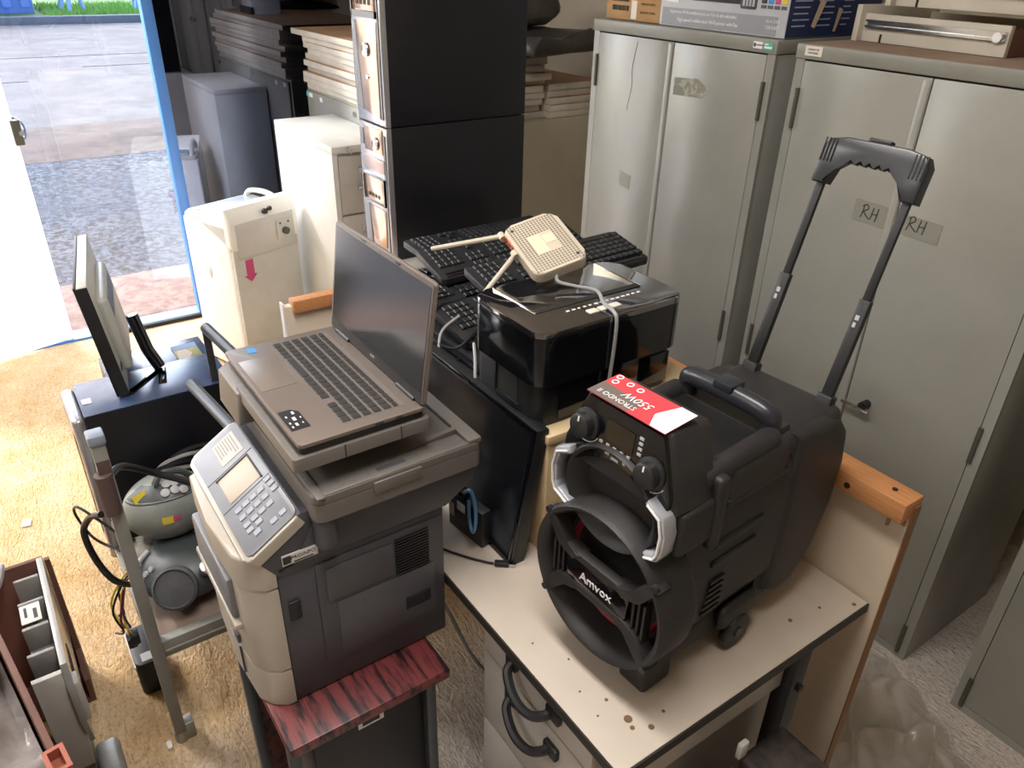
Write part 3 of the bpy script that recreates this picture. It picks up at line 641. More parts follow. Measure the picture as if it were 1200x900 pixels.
# ---- computer towers on a support cabinet
T = Thing('low_cupboard', 'low cupboard behind the desk end that carries the black computer towers', 'cupboard', (-2.0, 1.2, 0))
T.part('carcass', MB().box(-2.16, -1.80, .92, 1.46, 0, .95, .003), draw_m)
T.part('door', MB().box(-2.15, -1.81, .905, .919, .04, .94, .002), draw_m)
copper = mat('copper_mirror', '#c49a7e', .16, .75, '#d8c4b4', 9., (.35, .75))
silv = mat('silver_trim', '#b4b4ba', .25, .7)
def tower(z0, H, label, flip):
    x0, x1, y0, y1 = -2.108, -1.935, .958, 1.40
    T = Thing('computer_tower', label, 'computer', ((x0+x1)/2, (y0+y1)/2, z0))
    T.part('case', MB().box(x0, x1, y0, y1, z0, z0+H, .003), black_sh)
    bz = T.part('front_bezel', MB().poly([(0, 0), (x1-x0, 0), (x1-x0+.002, H*.3), (x1-x0, H), (0, H), (-.002, H*.3)], 0, .016, frame((x0, y0, z0), (1, 0, 0), (0, 0, 1)), .008), silv)
    w_ = x1-x0
    B = frame((x0, y0-.0162, z0), (1, 0, 0), (0, 0, 1))
    T.part('dark_channel', MB().box(w_-.018, w_-.008, .02, H-.02, 0, .002, M=B), black_gl, bz)
    if flip:
        T.part('drive_cover', MB().box(.04, w_-.022, H*.80, H*.98, 0, .003, .001, M=B), copper, bz)
        b = T.part('power_button', MB().lathe([(.013, 0), (.018, .004), (.017, .006), (.012, .004)], B @ Matrix.Translation((.115, H*.87, .003)), 20), chrome, bz)
        T.part('side_badge', MB().box(.012, .034, H*.83, H*.95, 0, .003, .001, M=B), blue_grey, bz)
        T.part('card_slot', MB().box(.03, w_-.016, H*.66, H*.76, 0, .004, .001, M=B), mat('pink_grey', '#b9a7a4', .3, .4), bz)
        g = T.part('grille', MB().box(.02, w_-.022, H*.42, H*.61, 0, .0035, .001, M=B), copper, bz)
        T.part('grille_slot', MB().box(.02, w_-.022, H*.41, H*.42, 0, .006, M=B).box(.02, w_-.022, H*.61, H*.62, 0, .006, M=B).box(.016, .022, H*.41, H*.62, 0, .006, M=B).box(w_-.024, w_-.02, H*.41, H*.62, 0, .006, M=B), black_gl, bz)
        T.part('port', MB().box(.05, .06, H*.455, H*.48, .003, .005, M=B).box(.07, .08, H*.455, H*.48, .003, .005, M=B).box(.09, .10, H*.455, H*.48, .003, .005, M=B).box(.11, .12, H*.455, H*.48, .003, .005, M=B), ink, bz)
        T.part('mirror_panel', MB().poly([(.06, H*.08), (w_-.03, H*.08), (w_-.022, H*.38), (.05, H*.38)], 0, .003, B, .001), copper, bz)
        T.part('side_trim', MB().poly([(.012, H*.06), (.05, H*.06), (.045, H*.38), (.012, H*.38)], 0, .003, B, .001), blue_grey, bz)
    else:
        g = T.part('grille', MB().box(.02, w_-.024, H*.70, H*.95, 0, .0035, .001, M=B), copper, bz)
        T.part('grille_slot', MB().box(.016, w_-.02, H*.66, H*.70, 0, .006, M=B).box(.016, w_-.02, H*.95, H*.97, 0, .006, M=B).box(.014, .02, H*.66, H*.97, 0, .006, M=B), black_gl, bz)
        m = MB()
        for i in range(4): m.box(.045+i*.024, .058+i*.024, H*.735, H*.765, .003, .005, M=B)
        T.part('port', m, ink, bz)
        T.part('mirror_panel', MB().poly([(.055, H*.08), (w_-.024, H*.05), (w_-.022, H*.64), (.03, H*.64)], 0, .003, B, .001), copper, bz)
        T.part('side_trim', MB().poly([(.008, H*.1), (.05, H*.08), (.028, H*.64), (.008, H*.64)], 0, .003, B, .001), blue_grey, bz)
        T.part('power_button', MB().lathe([(.013, 0), (.018, .004), (.017, .006), (.012, .004)], B @ Matrix.Translation((.09, H*.47, .003)), 20), chrome, bz)
        T.part('reset_button', MB().cyl(B @ V((.09, H*.30, .002)), B @ V((.09, H*.30, .006)), .006, 10), chrome, bz)
    return T
tower(.952, .372, 'black computer tower with silver front, lower of the two stacked towers', True)
tower(1.326, .40, 'black computer tower with copper mirrored front, on top of the other tower', False)

# ---- black case under keyboards
T = Thing('desktop_computer', 'black computer case lying flat on the desk under the keyboards', 'computer', (-1.45, .95, DZ))
T.part('case', MB().box(-1.735, -1.17, .765, 1.10, DZ+.002, .995, .006), black_pl)
T.part('front_panel', MB().box(-1.725, -1.18, .752, .765, DZ+.006, .99, .005), black_dusty)
T.part('button_strip', MB().box(-1.30, -1.20, .748, .753, .955, .975, .002), mat('pale_label', '#b7b9be', .5))
# ---- keyboards
GK = 'black keyboards piled behind the laptop'
kk = MB().poly([(-.0075, -.0075), (.0075, -.0075), (.0075, .0075), (-.0075, .0075)], 0, .0075, Matrix.Identity(4), .002, 1).mesh('key', key_m)
def keyboard(label, loc, rot):
    T = Thing('keyboard', label, 'keyboard', loc, rot=rot, group=GK, local=True)
    T.part('case', MB().poly(rrect(-.215, .215, -.075, .075, .012), 0, .017, Matrix.Identity(4), .004), black_pl)
    T.part('top_strip', MB().box(-.20, .20, .054, .070, .0165, .0195, .001), black_gl)
    p = .0172
    for r in range(6):
        y = .043-r*.0182 - (.004 if r else 0)
        for c in range(15):
            if r == 5 and 3 <= c <= 8:
                if c == 3: T.piece('key', kk, Matrix.Translation((-.203+5.5*p, y, .0165)) @ Matrix.Diagonal((6.2, 1, 1, 1)))
                continue
            T.piece('key', kk, Matrix.Translation((-.203+c*p, y, .0165)))
        for c in range(3):
            if r in (3,) or (r == 4 and c != 1): continue
            T.piece('key', kk, Matrix.Translation((.071+c*p, y, .0165)))
        if r:
            for c in range(4): T.piece('key', kk, Matrix.Translation((.139+c*p, y, .0165)))
    return T
K = keyboard('black keyboard whose number pad sticks out under the black printer, with cables on it', (-1.335, .985, 1.022), (-.20, .03, -PI/2+.04))
K2 = dup(K.o, (-1.56, 1.075, 1.070), (-.20, .05, -PI/2-.06), 'black keyboard lying uppermost left of the white router, number pad end nearest')
K3 = dup(K.o, (-1.335, 1.075, 1.100), (-.16, .05, -PI/2-.06), 'black keyboard directly under the white router, reaching right behind the black printer')
K4 = dup(K.o, (-1.745, 1.13, 1.035), (-.06, .0, -PI/2+.02), 'black keyboard farthest back, against the black computer tower')
K5 = dup(K.o, (-1.49, 1.0, 1.020), (-.10, .02, -PI/2-.02), 'dusty keyboard buried under the other keyboards beside the cables')
K6 = dup(K.o, (-1.62, .99, 1.0), (0, .0, -PI/2+.02), 'keyboard at the bottom of the pile, edge toward the laptop')

# ---- leaning monitor
T = Thing('leaning_monitor', 'dusty black flat monitor leaning against the cream box', 'monitor', (-1.17, .66, DZ))
MM = frame((-1.17, .647, DZ), (1, 0, 0), (0, .045, .28))
mw, mh = .277, .292
T.part('frame', MB().box(-mw, mw, 0, mh, -.03, 0, .004, M=MM), black_pl)
T.part('screen', MB().box(-mw+.014, mw-.014, .02, mh-.014, -.0006, .0008, M=MM), black_dusty)
T.part('back_housing', MB().box(-mw*.7, mw*.7, .04, mh-.05, -.042, -.03, .01, M=MM), black_pl)
T.part('bezel_lip', MB().box(-mw, mw, mh-.008, mh, 0, .004, .001, M=MM).box(mw-.010, mw, 0, mh, 0, .004, .001, M=MM).box(-mw, mw, 0, .012, 0, .004, .001, M=MM), black_gl)
# ---- cream box
T = Thing('wooden_box', 'cream wooden box on the desk under the black printer', 'box', (-1.01, .9, DZ))
T.part('body', MB().box(-1.135, -.888, .716, 1.09, DZ, .985, .002), box_cream)
T.part('top_board', MB().box(-1.14, -.884, .712, 1.108, .985, 1.003, .002), box_cream)
# ---- black inkjet
T = Thing('inkjet_printer', 'glossy black multifunction printer with a white router on top', 'printer', (-1.02, .88, 1.003))
px0, px1, py0, py1, pz0, pz1 = -1.125, -.905, .70, 1.045, 1.004, 1.195
T.part('lower_body', MB().poly(rrect(px0, px1-.012, py0+.008, py1-.005, .03), pz0, pz0+.085, Matrix.Identity(4), .004), black_pl)
up_ = T.part('upper_body', MB().poly(rrect(px0, px1, py0, py1, .035, 6), pz0+.087, pz1-.012, Matrix.Identity(4), .003), black_gl)
tp = T.part('top_cover', MB().poly(rrect(px0, px1, py0, py1, .035, 6), pz1-.0115, pz1, Matrix.Identity(4), .004), mat('mirror_black', '#16171b', .06, 0, '#2a2b2f', 3., (.5, .8), coat=.3, rough2=.16))
T.part('groove', MB().box(px1-.092, px1-.078, py0+.05, py1-.05, pz1-.0005, pz1+.001), seam, tp)
T.part('lid_edge', MB().box(px0+.005, px1-.078, py0+.047, py0+.05, pz1, pz1+.002).box(px0+.005, px1-.078, py1-.05, py1-.047, pz1, pz1+.002), chrome, tp)
m = MB()
for i in range(14): m.box(px1-.06, px1-.056, py0+.10+i*.013, py0+.105+i*.013+rs.uniform(0, .003), pz1, pz1+.0008)
T.part('panel_print', m, white_pr, tp)
for i in range(3): T.part('button', MB().poly(rrect(px1-.043, px1-.027, py0+.13+i*.026, py0+.152+i*.026, .003), pz1, pz1+.002, Matrix.Identity(4), .0006), mat('button_cream', '#d9d4c9', .4), tp)
T.part('paper_door', MB().box(px1-.012, px1-.009, py0+.055, py1-.10, pz0+.008, pz0+.085, .003).box(px1-.012, px1-.009, py1-.095, py1-.02, pz0+.012, pz0+.075, .003), black_gl)
T.part('finger_recess', MB().box(px0+.085, px0+.15, py0+.0065, py0+.0082, pz0+.028, pz0+.08), seam)
T.part('recess_frame', MB().box(px0+.08, px0+.155, py0+.004, py0+.0085, pz0+.02, pz0+.028, .001).box(px0+.08, px0+.085, py0+.004, py0+.0085, pz0+.02, pz0+.082, .001), black_dusty)
MATS['mirror_black'].node_tree.nodes['Principled BSDF'].inputs['IOR'].default_value = 3.3
# ---- router upside down
RT = Matrix.Rotation(.16, 4, 'X')
T = Thing('wireless_router', 'white router lying upside down on the black printer, two antennas out', 'router', (-1.141, .884, 1.238), rot=(.26, .30, -.14), local=True)
T.o.scale = (.92, .92, .92)
T.part('shell', MB().poly(rrect(-.085, .085, -.062, .062, .022, 5), 0, .024, Matrix.Identity(4), .006, 3), router_m)
pg = MB()
for i in range(23):
    for j in range(16):
        x, y = -.076+i*.0069, -.052+j*.0069
        if abs(x) < .032 and abs(y) < .03: continue
        pg.box(x-.0021, x+.0021, y-.0021, y+.0021, .0238, .0246)
T.part('vent_holes', pg, mat('vent_grey', '#80776c', .7), kind='stuff')
T.part('paper_label', MB().box(-.03, .03, -.028, .0, .024, .0247).box(-.022, .006, .002, .028, .024, .0247), mat('label_cream', '#d8cfb6', .6))
T.part('screw_hole', MB().cyl((.065, .045, .0235), (.065, .045, .0248), .004, 8).cyl((-.065, -.045, .0235), (-.065, -.045, .0248), .004, 8), ink)
for i in range(4): T.part('port', MB().box(-.068+i*.016, -.057+i*.016, -.0640, -.0605, .006, .019), orange_p)
T.part('antenna', MB().cyl((-.083, -.066, .012), (-.066, -.066, .012), .008, 10).tube([(-.076, -.066, .012), (-.115, -.13, -.006), (-.155, -.205, -.022)], .0055, 8), router_m)
T.part('antenna', MB().cyl((.0, -.066, .012), (-.016, -.066, .012), .008, 10).tube([(-.008, -.066, .012), (.005, -.11, -.012), (.020, -.155, -.034)], .0055, 8), router_m)
single('power_cable', MB().tube(cr([(-1.075, .865, 1.222), (-1.06, .855, 1.208), (-1.035, .875, 1.203), (-1.0, .90, 1.2), (-.95, .875, 1.2), (-.912, .865, 1.2), (-.899, .863, 1.185), (-.899, .862, 1.12), (-.902, .86, 1.05), (-.90, .86, 1.02)], 8), .0035, 8), cable_w, 'grey cable running from the router over the black printer front', 'cable', (-.95, .87, 1.2))

# ---- cable tangles by the keyboards
for i, (pts, mm, r, lb) in enumerate((
    ([(-1.33, .80, 1.045), (-1.30, .735, 1.03), (-1.24, .70, .98), (-1.19, .69, .93), (-1.14, .685, .915), (-1.10, .69, .95), (-1.13, .715, 1.03), (-1.19, .75, 1.05)], cable_w, .0032, 'grey cable hanging in a loop over the leaning monitor'),
    ([(-1.40, .80, 1.05), (-1.36, .74, 1.04), (-1.30, .72, 1.02), (-1.25, .74, 1.015), (-1.26, .79, 1.03), (-1.31, .86, 1.04)], cable_k, .0035, 'black cable curling below the keyboard number pad'),
    ([(-1.45, .84, 1.05), (-1.43, .78, 1.06), (-1.40, .76, 1.04), (-1.34, .74, 1.0), (-1.28, .70, .94), (-1.24, .685, .90), (-1.21, .69, .96), (-1.2, .72, 1.02)], cable_k, .0028, 'thin black cable hanging behind the laptop screen'))):
    single('loose_cable', MB().tube(cr(pts, 8), r, 7), mm, lb, 'cable', pts[0])

# ---- small black router and cables on desk
T = Thing('network_box', 'small black network box on the desk behind the grey printer', 'router', (-1.02, .63, DZ+.001), rz=.12, local=True)
T.part('case', MB().box(-.05, .055, -.012, .012, 0, .085, .004), black_pl)
T.part('sticker', MB().box(-.02, .004, -.0135, -.0125, .055, .075), white_pr)
T.part('sticker', MB().box(-.046, -.03, -.0135, -.0125, .03, .06), grey_pr)
T.part('plug', MB().box(-.03, .0, -.012, .008, .086, .10, .002), black_gl)
single('blue_patch_cable', MB().tube(cr([(-1.03, .625, .825), (-.99, .615, .86), (-.965, .61, .845), (-.955, .605, .81), (-.963, .603, .785), (-.985, .61, .80), (-1.0, .618, .83)], 8), .0036, 8), cable_b, 'blue network cable looping beside the leaning monitor', 'cable', (-1.0, .62, .8))
T = Thing('usb_cable', 'black cable with metal plug lying on the desk below the leaning monitor', 'cable', (-.93, .60, DZ))
T.part('cord', MB().tube(cr([(-1.06, .57, .738), (-1.02, .555, .734), (-.97, .58, .733), (-.93, .608, .733), (-.915, .62, .734)], 8), .0025, 7), cable_k)
P = frame((-.905, .632, .735), (.62, .78, 0), (0, 0, 1))
pg = T.part('plug', MB().box(-.014, .014, -.005, .005, -.006, .006, .002, M=P), black_pl)
T.part('metal_tip', MB().box(.014, .026, -.003, .003, -.0045, .0045, M=P), chrome, pg)
single('floor_cable', MB().tube(cr([(-1.3, .60, .12), (-1.20, .56, .35), (-1.08, .53, .60), (-1.02, .53, .66), (-.97, .55, .60), (-.93, .60, .45), (-.93, .75, .2)], 8), .004, 8), cable_w, 'grey cable hanging between the grey printer and the desk', 'cable', (-1., .55, .5))

# ================================================================ SPEAKER (local axes, x right, y back)
T = Thing('party_speaker', 'black trolley loudspeaker with raised pull handle on the desk', 'loudspeaker', (-.632, .66, DZ), rz=math.radians(4), local=True)
def scyl(c, r, d):   # frame whose Z looks to -Y
    return frame(c, (1, 0, 0), (0, 0, 1))
# body
T.part('front_body', MB().poly([(-.085, .07), (.085, .07), (.108, .13), (.108, .33), (.085, .40), (-.085, .40), (-.108, .33), (-.108, .13)], -.26, -.015, frame((0, 0, 0), (1, 0, 0), (0, 0, 1)), .012), spk)
T.part('rear_shell', MB().poly([(.255, .07), (.30, .045), (.345, .05), (.395, .105), (.425, .20), (.43, .28), (.415, .345), (.385, .378), (.34, .39), (.255, .39)], -.112, .112, frame((0, 0, 0), (0, 1, 0), (0, 0, 1)), .022, 4), spk)
T.part('shell_gap', MB().box(-.10, .10, .235, .262, .06, .38), spk_in)
T.part('base', MB().box(-.095, .095, .02, .36, .03, .10, .02, 3).box(-.08, .08, .30, .41, .012, .05, .01), spk)
for x in (-.065, .065): T.part('foot', MB().box(x-.028, x+.028, -.015, .05, .0, .075, .008, 3), spk)
for x in (-.118, .103):
    wl = T.part('wheel', MB().cyl((x, .185, .034), (x+.016, .185, .034), .034, 24, bev=.004), black_pl)
    m = MB().cyl((x-.002, .185, .034), (x+.019, .185, .034), .010, 12)
    for k in range(5):
        a = k*2*PI/5; m.box(-.003, .003, .008, .027, -.0095, .0095, M=Matrix.Translation((x+.008, .185, .034)) @ Matrix.Rotation(a, 4, 'X') @ Matrix.Rotation(0, 4, 'Y'))
    T.part('spokes', m, spk_edge, wl)
# woofer
RC = (0.008, -.052, .192)
WR = frame(RC, (1, 0, 0), (0, 0, 1))
T.part('woofer_ring', MB().lathe([(.128, -.075), (.134, -.06), (.134, .0), (.130, .008), (.122, .004), (.114, -.022), (.108, -.044)], WR, 56, close=True), spk, ang=50)
cone = T.part('woofer_cone', MB().lathe([(.112, -.045), (.10, -.05), (.09, -.052), (.03, -.075), (.0, -.078)], WR, 48), spk_in)
T.part('red_ring', MB().lathe([(.101, -.046), (.095, -.036), (.088, -.046)], WR, 48, close=True).lathe([(.082, -.050), (.079, -.046), (.076, -.052)], WR, 48, close=True), red_m, cone)
T.part('dust_cap', MB().sphere((0, 0, 0), .03, .03, .014, 20, M=WR @ Matrix.Translation((0, 0, -.072))), spk_in, cone)
g = T.part('guard_plate', MB().poly([(-.062, -.022), (.062, -.022), (.066, .022), (-.066, .022)], -.006, .004, WR, .003), black_gl)
ga = MB()
for sx in (-1, 1):
    for sz in (-1, 1):
        ga.poly([(sx*.052, sz*.018), (sx*.085, sz*.030), (sx*.116, sz*.075), (sx*.100, sz*.085), (sx*.066, sz*.040), (sx*.035, sz*.034)][::sx*sz], -.018, .006, WR, .003)
    for k in range(3): ga.box(sx*(.074+k*.010)-.002, sx*(.074+k*.010)+.002, -.032, .032, -.014, .002, M=WR)
    ga.poly([(-.06, sx*.022), (.06, sx*.022), (.05, sx*.036), (-.05, sx*.036)][::sx], -.012, .005, WR, .003)
T.part('guard_arms', ga, spk)
T.part('brand_lettering', MB().text('Amvox', .023, WR @ Matrix.Translation((0, -.001, .0045)), depth=.0012), white_pr, g)
bo = MB()
for sx in (-1, 1):
    for sz in (-1, 1): bo.cyl(WR @ V((sx*.108, sz*.079, .0)), WR @ V((sx*.108, sz*.079, .008)), .006, 10)
T.part('bolt', bo, spk_edge)
# horn
HC = frame((0.0, -.020, .342), (1, 0, 0), (0, 0, 1))
T.part('horn', MB().lathe([(.088, -.01), (.090, .014), (.087, .02), (.082, .016), (.066, -.012), (.045, -.026), (.02, -.031), (.0, -.032)], HC, 40, sy=.92), spk, ang=50)
# control panel
CP = frame((0, -.030, .40), (1, 0, 0), (0, .12, 1))
T.part('control_housing', MB().poly([(-.105, -.035), (.105, -.035), (.112, -.02), (.078, .08), (.07, .086), (-.07, .086), (-.078, .08), (-.112, -.02)], -.085, -.004, CP, .010, 3), spk)
cp = T.part('control_panel', MB().poly([(-.10, .0), (-.10, -.028), (-.075, -.030), (-.055, -.012), (-.03, -.001), (0, .004), (.03, -.001), (.055, -.012), (.075, -.030), (.10, -.028), (.10, .0), (.072, .076), (.068, .08), (-.068, .08), (-.072, .076)], -.005, .003, CP, .002), black_gl)
for x, z in ((-.062, .036), (.064, .022)):
    kb = T.part('knob', MB().lathe([(.024, 0), (.024, .004), (.019, .006), (.018, .018), (.015, .020), (0, .019)], CP @ Matrix.Translation((x, z, .003)), 24), black_pl, cp)
    T.part('pointer', MB().box(-.0012, .0012, .008, .016, .0225, .024, M=CP @ Matrix.Translation((x, z, 0))).tube([CP @ V((x+.027*math.cos(a), z+.027*math.sin(a), .0035)) for a in [(-150+12*q)*PI/180 for q in range(11)]], .0008, 5), white_pr, cp)
T.part('display', MB().box(-.026, .026, .030, .062, .003, .0042, M=CP), mat('display_black', '#05060a', .05), cp)
m = MB()
for i in range(5): m.box(-.034+i*.013, -.028+i*.013, .021, .025, .003, .0045, M=CP)
for i in range(4): m.box(.034, .041, .035+i*.008, .039+i*.008, .003, .0045, M=CP)
m.box(-.008, .006, .006, .010, .003, .0045, M=CP).box(-.02, -.012, .009, .016, .003, .0045, M=CP).box(.014, .018, .008, .014, .003, .0045, M=CP)
T.part('button_marks', m, grey_pr, cp)
ST = frame((0, .005, .4865), (-1, 0, 0), (0, -1, -.06))
st = T.part('red_sticker', MB().box(-.072, .072, -.034, .03, .0, .0012, M=ST), red_pr)
T.part('sticker_white', MB().poly([(-.072, -.034), (-.045, -.034), (-.032, .005), (-.045, .03), (-.072, .03)], .001, .0016, ST), white_pr, st)
T.part('sticker_grey', MB().poly([(-.01, -.0), (.072, -.004), (.072, .03), (.0, .03)], .001, .0016, ST), mat('sticker_taupe', '#6d625e', .5), st)
T.part('sticker_lettering', MB().text('550W', .020, ST @ Matrix.Translation((.002, .000, .0022)), shear=.2).text('STRONDO II', .0125, ST @ Matrix.Translation((.026, .018, .0022))), white_pr, st)
m = MB()
for x, y in ((.064, -.028), (.060, -.014), (.040, -.024), (.020, -.023)): m.lathe([(.0035, .0015), (.0046, .0022), (.0058, .0015)], ST @ Matrix.Translation((x, y, 0)), 14, close=True)
T.part('sticker_icon', m, white_pr, st)
# LED light bars
for s in (-1, 1):
    pts = [(.084, .388), (.108, .376), (.115, .35), (.113, .320), (.107, .308), (.072, .294)]
    pp = [V((s*a*.93, -.036, b)) for a, b in pts]
    m = MB()
    for q in range(len(pp)-1):
        dvec = (pp[q+1]-pp[q]); Mx = frame(pp[q], dvec, (0, 1, 0)); m.box(-.004, dvec.length+.004, -.012, .014, -.006, .006, .003, M=Mx)
    T.part('light_bar', m, mat('clear_led_plastic', '#b9bdc6', .15, .35), label='clear plastic light strip')
    m = MB().tube([p+V((0, -.014, 0)) for p in pp], .002, 6)
    T.part('light_strip_line', m, white_pr)
# sides: pod, ribs
for s in (-1, 1):
    T.part('corner_guard', MB().box(s*.086, s*.118, -.02, .055, .30, .375, .010, 3).box(s*.10, s*.121, .05, .075, .28, .405, .008, 3), spk)
    for k, (z0, y0, y1) in enumerate(((.335, .09, .24), (.262, .08, .20), (.225, .08, .19))):
        T.part('side_rib', MB().box(s*.104, s*.113, y0, y1, z0, z0+.012, .004), spk)
    m = MB()
    for k in range(6): m.box(s*.105, s*.112, .075+k*.002, .12, .13+k*.012, .135+k*.012)
    T.part('side_vent', m, spk)
    T.part('wheel_arch', MB().box(s*.095, s*.116, .14, .235, .055, .10, .015, 3), spk)
    T.part('shoulder', MB().cyl((s*.09, .04, .395), (s*.09, .21, .40), .018, 16, bev=.006).box(s*.075, s*.112, .09, .235, .33, .40, .014, 3), spk)
# top tray and carry handle
T.part('top_tray', MB().box(-.08, .08, .05, .20, .395, .402, .003), spk_in)
HY = .215
hp = [(-.075, HY, .375), (-.078, HY, .415), (-.066, HY-.005, .432), (0, HY-.008, .437), (.066, HY-.005, .432), (.078, HY, .415), (.075, HY, .375)]
T.part('carry_handle', MB().tube(cr(hp, 6), .0165, 12).box(-.018, .018, HY-.024, HY+.012, .44, .456, .004), spk_edge)
T.part('rear_bridge', MB().box(-.105, .105, .225, .40, .345, .392, .022, 4), spk)
# trolley
for s in (-1, 1):
    b0, b1 = V((s*.072, .372, .36)), V((s*.072, .492, .745)); dv = (b1-b0).normalized()
    Pm = frame(b0, (1, 0, 0), dv)
    po = T.part('trolley_post', MB().box(-.0095, .0095, 0, .205, -.0065, .0065, .002, M=Pm).box(-.0065, .0065, .2, (b1-b0).length, -.0045, .0045, .0015, M=Pm), black_pl)
    T.part('post_socket', MB().box(-.014, .014, -.01, .045, -.011, .011, .004, M=Pm), black_pl, po)
    T.part('post_marking', MB().box(-.004, .001, .16, .168, .0066, .0072, M=Pm).box(-.004, .0025, .172, .180, .0066, .0072, M=Pm), grey_pr, po)
tt = V((0, .492, .745)); TM = frame(tt, (1, 0, 0), (0, .30, .95))
arch = [(-.086, -.045), (-.062, -.045), (-.055, -.018), (-.04, -.006)] + [(-.03+i*.0075, -.006+(.004 if i % 2 else -.002)) for i in range(9)] + [(.04, -.006), (.055, -.018), (.062, -.045), (.086, -.045), (.086, .01), (.078, .024), (.05, .030), (-.05, .030), (-.078, .024), (-.086, .01)]
hg = T.part('trolley_grip', MB().poly(arch, -.013, .013, TM, .005, 2), spk_edge)
m = MB()
for s in (-1, 1):
    for k in range(4): m.box(s*(.064+k*.006)-.001, s*(.064+k*.006)+.001, -.012, .024, .0128, .0145, M=TM)
T.part('grip_rib', m, black_pl, hg, kind='stuff')
T.part('release_button', MB().box(-.018, .018, .029, .036, -.008, .008, .002, M=TM), black_pl, hg)

# ================================================================ GREY PRINTER + STAND + LAPTOP
SZ = .60
T = Thing('printer_stand', 'small stand with dark rosewood top and steel legs under the grey printer', 'stand', (-1.01, .33, 0))
sx0, sx1, sy0, sy1 = -1.18, -.848, .178, .482
T.part('top', MB().box(sx0, sx1, sy0, sy1, SZ-.024, SZ, .003), rose)
for x in (sx0+.015, sx1-.03):
    for y in (sy0+.012, sy1-.03): T.part('leg', MB().box(x-.010, x+.010, y-.010, y+.010, 0, SZ-.024, .002), grey_dk_tube)
T.part('side_panel', MB().box(sx0-.002, sx0+.004, sy0+.02, sy1-.02, .10, SZ-.03), rose)
T.part('edge_trim', MB().box(sx0-.004, sx0, sy0, sy1, SZ-.022, SZ-.002), grey_dk_tube)
T.part('front_rail', MB().box(sx0+.03, sx1-.04, sy0+.006, sy0+.012, SZ-.06, SZ-.025), grey_dk_tube)
T = Thing('waste_bin', 'black box under the rosewood stand with a small white label', 'box', (-.98, .34, 0))
T.part('body', MB().box(-1.10, -.885, .225, .455, .03, .555, .006), black_sh)
T.part('lid', MB().box(-1.105, -.88, .22, .46, .555, .57, .004), black_sh)
T.part('label', MB().box(-.8845, -.8835, .31, .36, .515, .54), white_pr)
T.part('label_print', MB().box(-.8838, -.8828, .318, .352, .52, .535), ink)

T = Thing('office_printer', 'large grey and silver multifunction printer on the rosewood stand', 'printer', (-1.07, .36, SZ))
X0, X1 = -1.235, -.935
T.part('body', MB().box(X0, X1, .225, .525, SZ+.002, .90, .004), dk_grey)
T.part('side_door', MB().box(X1, X1+.005, .285, .52, SZ+.06, .885, .003), dk_grey)
T.part('side_inset', MB().box(X1+.005, X1+.008, .30, .42, .80, .87, .001).box(X1+.005, X1+.007, .315, .50, SZ+.075, .79, .001), mat('charcoal_light', '#54545b', .42))
v = MB()
for k in range(13): v.box(X1+.0045, X1+.0085, .425, .49, .795+k*.0062, .798+k*.0062)
for k in range(5): v.box(X1+.0045, X1+.0085, .44, .49, .705+k*.006, .7075+k*.006)
T.part('vent_slats', v, mat('vent_dark', '#202125', .5), kind='stuff')
T.part('latch', MB().box(X1+.001, X1+.006, .235, .255, .79, .83, .003), black_pl)
T.part('foot', MB().box(X1-.03, X1-.004, .49, .52, SZ-.0, SZ+.008), grey_pr)
# silver fascia: bull-nosed front, separate cassette at the bottom
def nose(z0, z1, m, name, y0=.182, ext=0, bev=.006):
    o = [(X0, .224), (X0, .20), (X0+.015, y0-.006), (-1.08, y0-.016), (X1-.04, y0-.009), (X1-.014, y0+.006), (X1+.001, y0+.026), (X1+.002, .224), (X1-.02, .2245)]
    return T.part(name, MB().poly(o, z0, z1, Matrix.Identity(4), bev, 3), m)
nose(SZ+.003, .685, silver_pl, 'paper_cassette')
nose(.687, .868, silver_pl, 'front_door')
fl = nose(.870, .93, silver_pl, 'upper_fascia', .180, 0)
T.part('output_recess', MB().box(X0+.03, -1.0, .161, .19, .775, .862, .006), blue_grey)
T.part('recess_lip', MB().box(X0+.015, -.985, .158, .185, .762, .776, .005), silver_pl)
T.part('door_handle', MB().box(-1.04, -1.02, .164, .172, .70, .72, .002), dk_grey)
T.part('door_seam', MB().box(-1.029, -1.027, .1655, .169, .62, .685), dk_grey)
# body between fascia and scanner
T.part('neck', MB().poly([(.225, .90), (.255, .90), (.30, .985), (.60, .985), (.585, .935), (.53, .90)][::1], X0+.01, X1+.004, frame((0, 0, 0), (0, 1, 0), (0, 0, 1)), .004), dk_grey)
T.part('panel_wedge', MB().poly([(.20, .931), (.226, .885), (.30, .88), (.30, .992), (.275, .996), (.195, .945)], X0-.01, X1+.002, frame((0, 0, 0), (0, 1, 0), (0, 0, 1)), .004), dk_grey)
# control panel plane
PN = frame((-1.245, .193, .943), (1, 0, 0), (0, .084, .054))
pw, ph = .31, .098
T.part('panel_bezel', MB().poly(rrect(-.008, pw+.004, -.012, ph, .014, 5), -.02, .0, PN, .004, 3), silver_pl)
cp = T.part('control_panel', MB().poly(rrect(.0, pw-.002, -.004, ph-.002, .012, 5), .0, .0025, PN, .001), blue_grey)
T.part('panel_seam', MB().box(.098, .0995, -.003, ph-.004, .0022, .0030, M=PN).box(.186, .1875, -.003, ph-.004, .0022, .0030, M=PN), ink, cp)
T.part('instruction_card', MB().box(.018, .085, .036, .082, .0025, .0033, M=PN), mat('card_grey', '#b3b0aa', .5), cp)
m = MB()
for i in range(7): m.box(.023, .023+rs.uniform(.035, .055), .041+i*.0055, .043+i*.0055, .0033, .0037, M=PN)
T.part('card_print', m, grey_plastic, cp)
